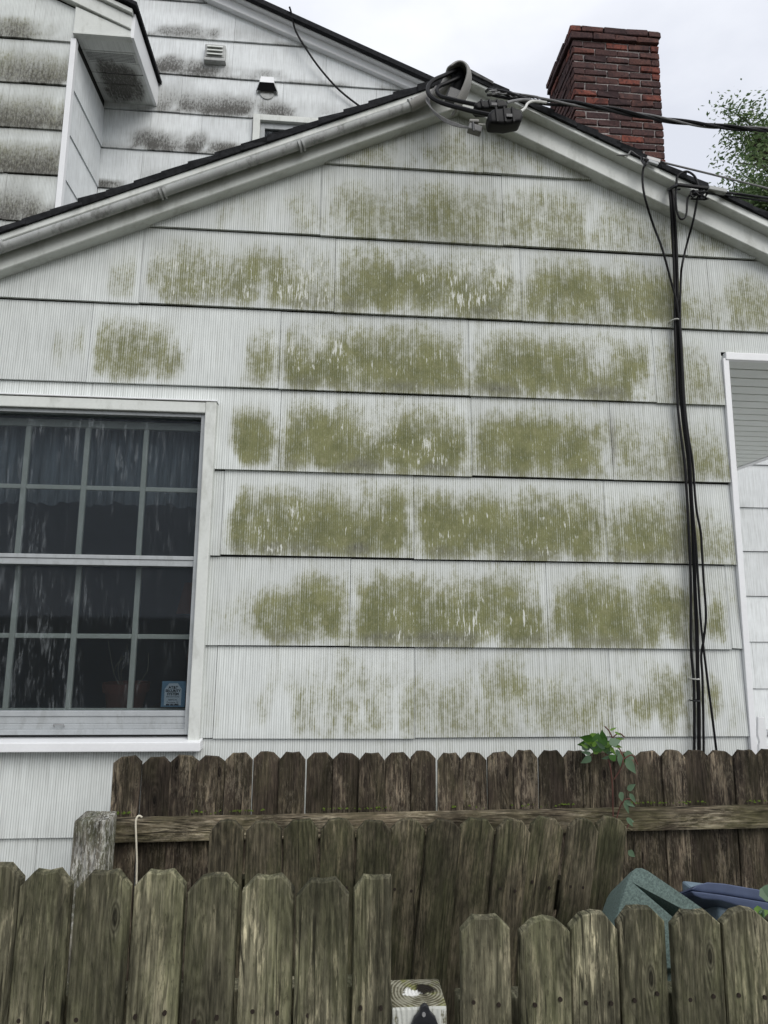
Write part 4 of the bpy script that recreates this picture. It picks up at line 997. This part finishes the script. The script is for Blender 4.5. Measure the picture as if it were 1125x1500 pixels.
for (lst, y, lab) in (([(694,152), (702,146.5), (738,145), (743,150), (744,156), (722,158), (700,159)], 2.26, 'upper black ribbed splice cover by the weatherhead'), ([(715,166), (722,158.5), (752,156), (764,160), (767,169), (764,177), (742,181), (718,179)], 2.215, 'lower larger black ribbed splice cover by the weatherhead')):
    th = .052 if y > 2.24 else .06
    cn = empty('splice_cover', at(sum(p[0] for p in lst)/len(lst), sum(p[1] for p in lst)/len(lst), y), lab, 'splice cover', 'black splice covers on the service drop')
    build('cover_body', MB().prism([at(a, b, y-th/2) for a, b in lst], (0, th, 0)), M['black'], cn, bevel=.012, seg=3, smooth=True)
    x0 = min(p[0] for p in lst); x1 = max(p[0] for p in lst); y0 = min(p[1] for p in lst); y1 = max(p[1] for p in lst)
    for f in (.22, .45, .68):
        xx = x0+(x1-x0)*f
        build('rib', MB().beam(at(xx, y0+.5, y-th/2-.002), at(xx+2.5, y1-2.5, y-th/2-.002), .006, .008), M['black'], cn, bevel=.0015)
    build('latch', MB().beam(at(x0+(x1-x0)*.5, (y0+y1)/2+1, y-th/2-.004), at(x0+(x1-x0)*.68, (y0+y1)/2+1.5, y-th/2-.004), .008, .014), M['iron'], cn, bevel=.002)
cable('splice_tail', pp([(742,150.5), (752,148), (769,146), (790,149.5)], (2.27, 2.42)), .0055, M['grey_cable'], 'grey insulated tail leaving the upper splice cover', 'cable')
cable('splice_tail', pp([(763,163), (769,158.5), (773,151.5), (782,148), (800,150)], (2.22, 2.42)), .0050, M['pale_cable'], 'pale insulated tail curling up from the lower splice cover', 'cable')
# service drop: three twisted lines running off to the right
dr = empty('service_drop', at(785, 149, 2.43), 'thick black twisted service drop cable crossing the chimney to the right', 'cable')
line = [at(716,136,2.46), at(738.7,139,2.45), at(765,144.5,2.43), at(791,149.5,2.43), at(843,154.5,2.45), at(911,164,2.48), at(969,173,2.51), at(1048,184,2.55), at(1125,191,2.6)]
e_ = line[-1]; line.append(e_+(line[-1]-line[-3])*6+V((0, .4, .02)))
for s in range(3):
    pts = []; tot = 0
    for i in range(len(line)-1):
        N = max(2, int((line[i+1]-line[i]).length/.012)) if i < len(line)-2 else 40
        for k in range(N):
            p = line[i].lerp(line[i+1], k/N); tot += (line[i+1]-line[i]).length/N
            a = tot*2*math.pi/.55+s*2.094
            wob = .007+.005*soft(tot, .1, .5)
            pts.append(p+V((0, math.cos(a), math.sin(a)))*wob+V((0, 0, .006*math.sin(tot*5))))
    build('strand', MB().tube(pts, .0062 if s else .0045, 7, 0, 0), M['black'] if s else M['grey_cable'], dr, smooth=True)
build('anchor', MB().tube([at(712,134,2.47), at(716,131,2.45), at(722,133,2.44), at(720,139,2.44), at(714,139,2.45)], .006, 8), M['iron'], dr, smooth=True)
# tangle of old tie wire round the drop's anchor
q = MB(); rt = random.Random(9)
for k in range(5):
    pts = [at(716+i*9+rt.uniform(-2,2), 134+i*1.4+rt.uniform(-4,4), 2.44+rt.uniform(-.02,.02)) for i in range(9)]
    q.tube(pts, .0022, 5, 0, 3)
build('tie_wire', q, M['grey_cable'], dr, smooth=True)

# telephone and television lines at the right
YR = 2.50
hkp = at(945, 237, YR)
tc_ = empty('cable_clamp', hkp, 'silver wedge clamp hooked to the right rake beside the chimney', 'clamp')
build('clamp_body', MB().beam(at(946,232.5,YR-.02), at(966,238,YR-.02), .02, .018), M['steel'], tc_, bevel=.003)
build('clamp_wedge', MB().beam(at(949,236,YR-.03), at(964,241,YR-.03), .012, .012), M['alu'], tc_, bevel=.003)
build('hook', MB().tube([at(891,226.5,YR+.03), at(905,227,YR-.005), at(919,227,YR-.02), at(924,221.5,YR-.02), at(931,226,YR-.02), at(938,230,YR-.02), at(946,233,YR-.02)], .0035, 6), M['grey_cable'], tc_, smooth=True)
build('tie_wire', MB().tube([at(938,229,YR-.03), at(941,238,YR-.03), at(946,241,YR-.035), at(950,234,YR-.035), at(943,233,YR-.03), at(944,244,YR-.03)], .003, 6), M['iron'], tc_, smooth=True)
end = at(1125, 276, 2.6)
cable('telephone_line', [at(965,236.5,YR-.02), at(1045,256,2.53), end, end+(end-at(1045,256,2.53))*9], .0042, M['grey_cable'], 'thin grey upper line running from the silver clamp to the right edge', 'cable')
for i, (l, lab) in enumerate((([(1061,281.5), (1092,286), (1125,290.3)], 'upper of two black lines leaving the grey wedge clamp'), ([(1036,283), (1080,289), (1125,294.7)], 'lower of two black lines below the grey wedge clamp'))):
    pts = pp(l, (2.44, 2.55)); pts.append(pts[-1]+(pts[-1]-pts[0])*9)
    cable('television_line', pts, .0055 if i == 0 else .0042, M['black'], lab, 'cable', 'black lines running off to the right')
wk = empty('cable_clamp', at(1050, 279, 2.44), 'grey wedge clamp holding the black lines at the right rake', 'clamp')
build('clamp_body', MB().beam(at(1037,276.5,2.44), at(1063,281.5,2.44), .024, .017), M['conduit'], wk, bevel=.003)
build('clamp_tail', MB().beam(at(992,270.5,2.46), at(1037,276,2.44), .012, .012), M['black'], wk, bevel=.003)
build('hook', MB().tube([at(979,278,2.525), at(982,277,2.49), at(986,274,2.47), at(994,271,2.46)], .007, 8), M['iron'], wk, smooth=True)
q = MB()
for k in range(6):
    pts = [at(1018+rt.uniform(-6,20), 283+rt.uniform(-5,9), 2.45+rt.uniform(-.02,.02)) for i in range(5)]
    q.tube(pts, .0035, 6, 0, 3)
build('tie_wire', q, M['black'], wk, smooth=True)
G = 'black cables running down the wall'
bundle = [(984.5,277), (986.7,304.5), (990,352), (992,419), (992,466), (994,515), (996,554), (998.5,593), (1003,632), (1009,677), (1012,726), (1015,774), (1017,830), (1018,865), (1021,930), (1022,982), (1023.5,1027), (1024,1098), (1024,1200)]
def wall_y(lst): return [at(x, y, 2.50 if y < 330 else (2.548 if y < 400 else 2.572)) for x, y in lst]
cable('wall_cable', wall_y(bundle), .0072, M['black'], 'thickest black cable running straight from rake to fence', 'cable', G)
cable('wall_cable', [p+V((-.010, -.006, 0)) for p in wall_y([(983,280), (985,304), (987.5,352), (990.5,419), (991,466), (992,515), (994,554), (995,593), (999,632), (1005,677), (1008.5,726), (1011,774), (1013.5,830), (1014.5,865), (1014.5,946), (1019,1008), (1019.5,1098), (1020,1200)])], .0052, M['black'], 'left hand black cable of the tied bundle on the wall', 'cable', G)
cable('wall_cable', [p+V((.002, -.012, 0)) for p in wall_y([(1019,291.5), (1013,324), (1004,357), (996.5,389.5), (994.5,412), (993.5,466), (996,515), (998,554), (1000,593), (1005.5,640), (1011.5,677), (1015,726), (1018,752), (1023.5,781), (1025,807), (1027.7,852), (1031,900), (1027.7,936), (1024,960), (1026,1000), (1027.5,1098), (1027,1200)])], .0046, M['black'], 'black cable joining the bundle from the right below the rake', 'cable', G)
cable('wall_cable', [p+V((0, -.018, 0)) for p in wall_y([(946.4,239), (939.5,251), (938.5,272), (943,298), (954,333), (967,368), (981,419), (988,446), (992,480), (995,530), (997,580), (1001,625), (1007.5,677), (1011,740), (1016,800), (1019,850), (1022.5,905), (1027,950), (1032.5,995), (1045.5,1098), (1056,1200)])], .0046, M['black'], 'black cable sweeping down from the silver clamp and ending right of the bundle', 'cable', G)
cable('cable_loop', pp([(990,283), (991,267.5), (993,257.5), (1005,251), (1017,257.7), (1022.6,270.8), (1026,281)], (2.47, 2.45)), .0046, M['black'], 'upper black cable loop arching above the grey wedge clamp', 'cable', 'slack cable loops at the rake')
cable('cable_loop', pp([(996,277), (990,281), (991.5,309), (997.6,321), (1005,315.4), (1007,293), (1011,286), (1021,284)], (2.47, 2.45)), .0042, M['black'], 'lower slack black cable loop hanging below the right rake', 'cable', 'slack cable loops at the rake')
for (x, y, wd, m, lab) in ((991.5,467,10,'pale_cable','white zip tie round the upper cable bundle'), (1022,995,9,'pale_cable','white zip tie round the lower cable bundle near the fence'), (1010,641,0,'black',''), (1023,1027,11,'iron','black zip tie just above the fence pickets')):
    if not wd: continue
    a, b = at(x-wd/2, y, 2.548), at(x+wd/2, y, 2.548)
    ring_ = [((a.x+b.x)/2+(b.x-a.x)/2*1.1*math.cos(k*math.pi/6), 2.572+.026*math.sin(k*math.pi/6), a.z) for k in range(13)]
    tag(build('cable_tie', MB().tube(ring_, .0028, 6, 0, 0), M[m], None, smooth=True), lab, 'cable tie', 'cable ties on the wall cables')
# black cable on the main house wall
cable('wall_cable', [at(x, y, Y_) for x, y, Y_ in ((424,10,4.64), (427,20,4.66), (433,45,4.70), (450,74,4.72), (470,102,4.74), (497,132,4.76), (530,158,4.76), (560,180,4.76))], .0075, M['black'], 'single black cable crossing the upper house wall from its rake', 'cable', G)

# ------------------------------------------------------------------ vine on the far fence
vine = empty('vine', (at(900, 1180, YF-.03).x, YF-.05, 0), 'small leafy vine climbing over the brown fence beneath the cables', 'vine')
stems = [[(897,1330), (900,1250), (898,1190), (897,1150), (893,1118), (886,1100), (893,1085)], [(899,1142), (908,1128), (913,1112), (908,1098), (900,1088), (893,1072), (886,1064)], [(899,1215), (910,1178), (922,1170), (930,1178)], [(913,1112), (926,1106), (934,1120)], [(893,1085), (906,1074), (915,1080)], [(903,1250), (915,1220), (922,1205)]]
for s in stems: build('stem', MB().tube([at(x, y, YF-.07 if y > 1105 else YF-.04) for x, y in s], .0022, 6, 0, 3), M['vinestem'], vine, smooth=True)
def leaf(c, L_, wd, ang, tilt, mat, twist=0):
    o = [(0,0), (.16,.42), (.36,.5), (.62,.36), (.85,.14), (1,0)]
    q = MB(); pts = []
    for (t_, w_) in o:
        bend = -.16*t_*t_*L_
        pts.append((t_*L_, w_*wd, bend+.12*w_*wd)); pts.append((t_*L_, 0, bend-.02*L_*math.sin(t_*3))); pts.append((t_*L_, -w_*wd, bend+.12*w_*wd))
    fs = []
    for i in range(len(o)-1): fs += [(3*i, 3*i+3, 3*i+4, 3*i+1), (3*i+1, 3*i+4, 3*i+5, 3*i+2)]
    m3 = Matrix.Rotation(-ang, 3, 'Y') @ Matrix.Rotation(R(90)+tilt, 3, 'X') @ Matrix.Rotation(twist, 3, 'X')
    q.add([c+m3 @ V(p) for p in pts], [f for f in fs])
    build('leaf', q, mat, vine, smooth=True)
LS = [(868,1100,.058,.075,55,'leaf_dark'), (872,1102,.062,.07,80,'leaf_dark'), (880,1098,.05,.06,30,'leaf_dark'), (866,1104,.042,.022,172,'leaf_dull'), (866,1108,.04,.035,215,'leaf_dull'), (872,1092,.04,.02,160,'leaf_bright'), (862,1096,.03,.014,150,'leaf_bright'),
 (893,1094,.035,.02,-50,'leaf_bright'), (896,1090,.04,.018,-20,'leaf_bright'), (901,1082,.036,.012,-5,'leaf_bright'), (900,1072,.03,.01,-25,'leaf_bright'), (893,1070,.028,.01,20,'leaf_bright'), (888,1102,.026,.018,-10,'leaf_dull'), (893,1108,.028,.02,-160,'leaf_dull'), (902,1098,.045,.026,-60,'leaf_dull'), (906,1104,.06,.045,-75,'leaf_dull'), (914,1104,.055,.05,-20,'leaf_dull'), (916,1112,.075,.05,-50,'leaf_dull'),
 (908,1160,.032,.03,-70,'leaf_dull'), (918,1156,.035,.03,20,'leaf_dull'), (922,1162,.05,.025,-55,'leaf_dull'), (914,1173,.055,.026,-25,'leaf_dull'), (914,1174,.055,.024,-65,'leaf_dull'), (918,1198,.045,.026,-50,'leaf_dull'), (920,1246,.032,.026,-40,'leaf_dull'), (917,1200,.03,.02,-15,'leaf_dull'), (885,1090,.045,.04,100,'leaf_dark'), (878,1092,.035,.03,140,'leaf_bright')]
for (x, y, L_, wd, ang, m) in LS:
    if L_ > .04 and m == 'leaf_dull': L_ *= .8; wd *= .8
    leaf(at(x, y, YF-(.085 if y > 1110 else .05)-random.uniform(0, .03)), L_, wd*.75, R(ang), R(random.uniform(-30, 25)), M[m], R(random.uniform(-25, 25)))
rl = random.Random(5)
for k in range(16):
    x, y = rl.gauss(884, 13), rl.gauss(1091, 8)
    leaf(at(x, y, YF-.05-rl.uniform(0, .05)), rl.uniform(.022, .045), rl.uniform(.012, .03), R(rl.uniform(-80, 200)), R(rl.uniform(-35, 30)), M[rl.choice(['leaf_bright', 'leaf_dark', 'leaf_dull'])], R(rl.uniform(-30, 30)))
# a few leaves of another weed at the right edge
wd_ = empty('weed', (at(1118, 1340, 1.5).x, 1.5, 0), 'bright green weed leaves behind the last right foreground picket', 'weed')
build('stem', MB().tube([(at(1124,1400,1.5).x, 1.5, 0), at(1124,1400,1.5), at(1112,1338,1.5)], .003, 6), M['leaf_dull'], wd_)
vine_keep = vine; vine = wd_
for (x, y, L_, wdt, ang, m) in ((1104,1331,.055,.03,-35,'leaf_bright'), (1110,1345,.05,.03,10,'leaf_bright'), (1112,1312,.05,.03,5,'leaf_dull'), (1120,1318,.04,.03,60,'leaf_dull')):
    leaf(at(x, y, 1.5), L_, wdt, R(ang), R(-40), M[m])

# ------------------------------------------------------------------ tree beyond the roof at right
tb = at(1152, 330, 13); tb.z = 0
tree = empty('tree', tb, 'airy green leafy tree rising behind the right end of the roof', 'tree')
rt = random.Random(21)
topz = at(1125, 165, 13).z
q = MB().tube([tb, tb+V((.1,0,3)), tb+V((-.05,.1,6)), tb+V((.05,0,8.5)), tb+V((0,0,topz-1.0))], [.2,.17,.14,.10,.06], 10); build('trunk', q, M['bark'], tree, smooth=True)
tips = []; q = MB()
for k in range(60):
    z = rt.uniform(5.5, topz-.9); a = rt.uniform(0, 6.28); L_ = rt.uniform(.8, 1.75)*(1-.55*max(0, (z-8)/(topz-8)))
    s0 = tb+V((0,0,z)); e0 = s0+V((math.cos(a)*L_, math.sin(a)*L_, L_*.75+.2)); md_ = s0.lerp(e0, .5)+V((0,0,-.12))
    q.tube([s0, md_, e0], [.045,.03,.012], 6, 0, 3); tips += [md_, e0, s0.lerp(e0, .75)]
    for j in range(5):
        f = rt.uniform(.35, 1); b0 = s0.lerp(e0, f); e1 = b0+V((rt.uniform(-.6,.6), rt.uniform(-.6,.6), rt.uniform(0,.7)))
        q.tube([b0, b0.lerp(e1, .5)+V((0,0,.05)), e1], [.012,.009,.005], 5, 0, 2); tips += [e1, b0.lerp(e1, .6)]
build('limb', q, M['bark'], tree, smooth=True)
q = MB()
for p in tips:
    for k in range(60 if rt.random() > .2 else 18):
        c = p+V((rt.gauss(0,.19), rt.gauss(0,.19), rt.gauss(0,.16))); s_ = rt.uniform(.034, .066)
        a = V((rt.uniform(-1,1), rt.uniform(-1,1), rt.uniform(-.5,.5))).normalized(); b = a.cross(V((rt.uniform(-1,1), rt.uniform(-1,1), rt.uniform(-1,1)))).normalized()*.42
        q.add([c-a*s_, c+b*s_, c+a*s_, c-b*s_], [(0,1,2,3)])
crown = tag(build('crown', q, M['leaf_tree'], tree), kind='stuff')
S.cycles.max_bounces = 8; S.cycles.transparent_max_bounces = 12
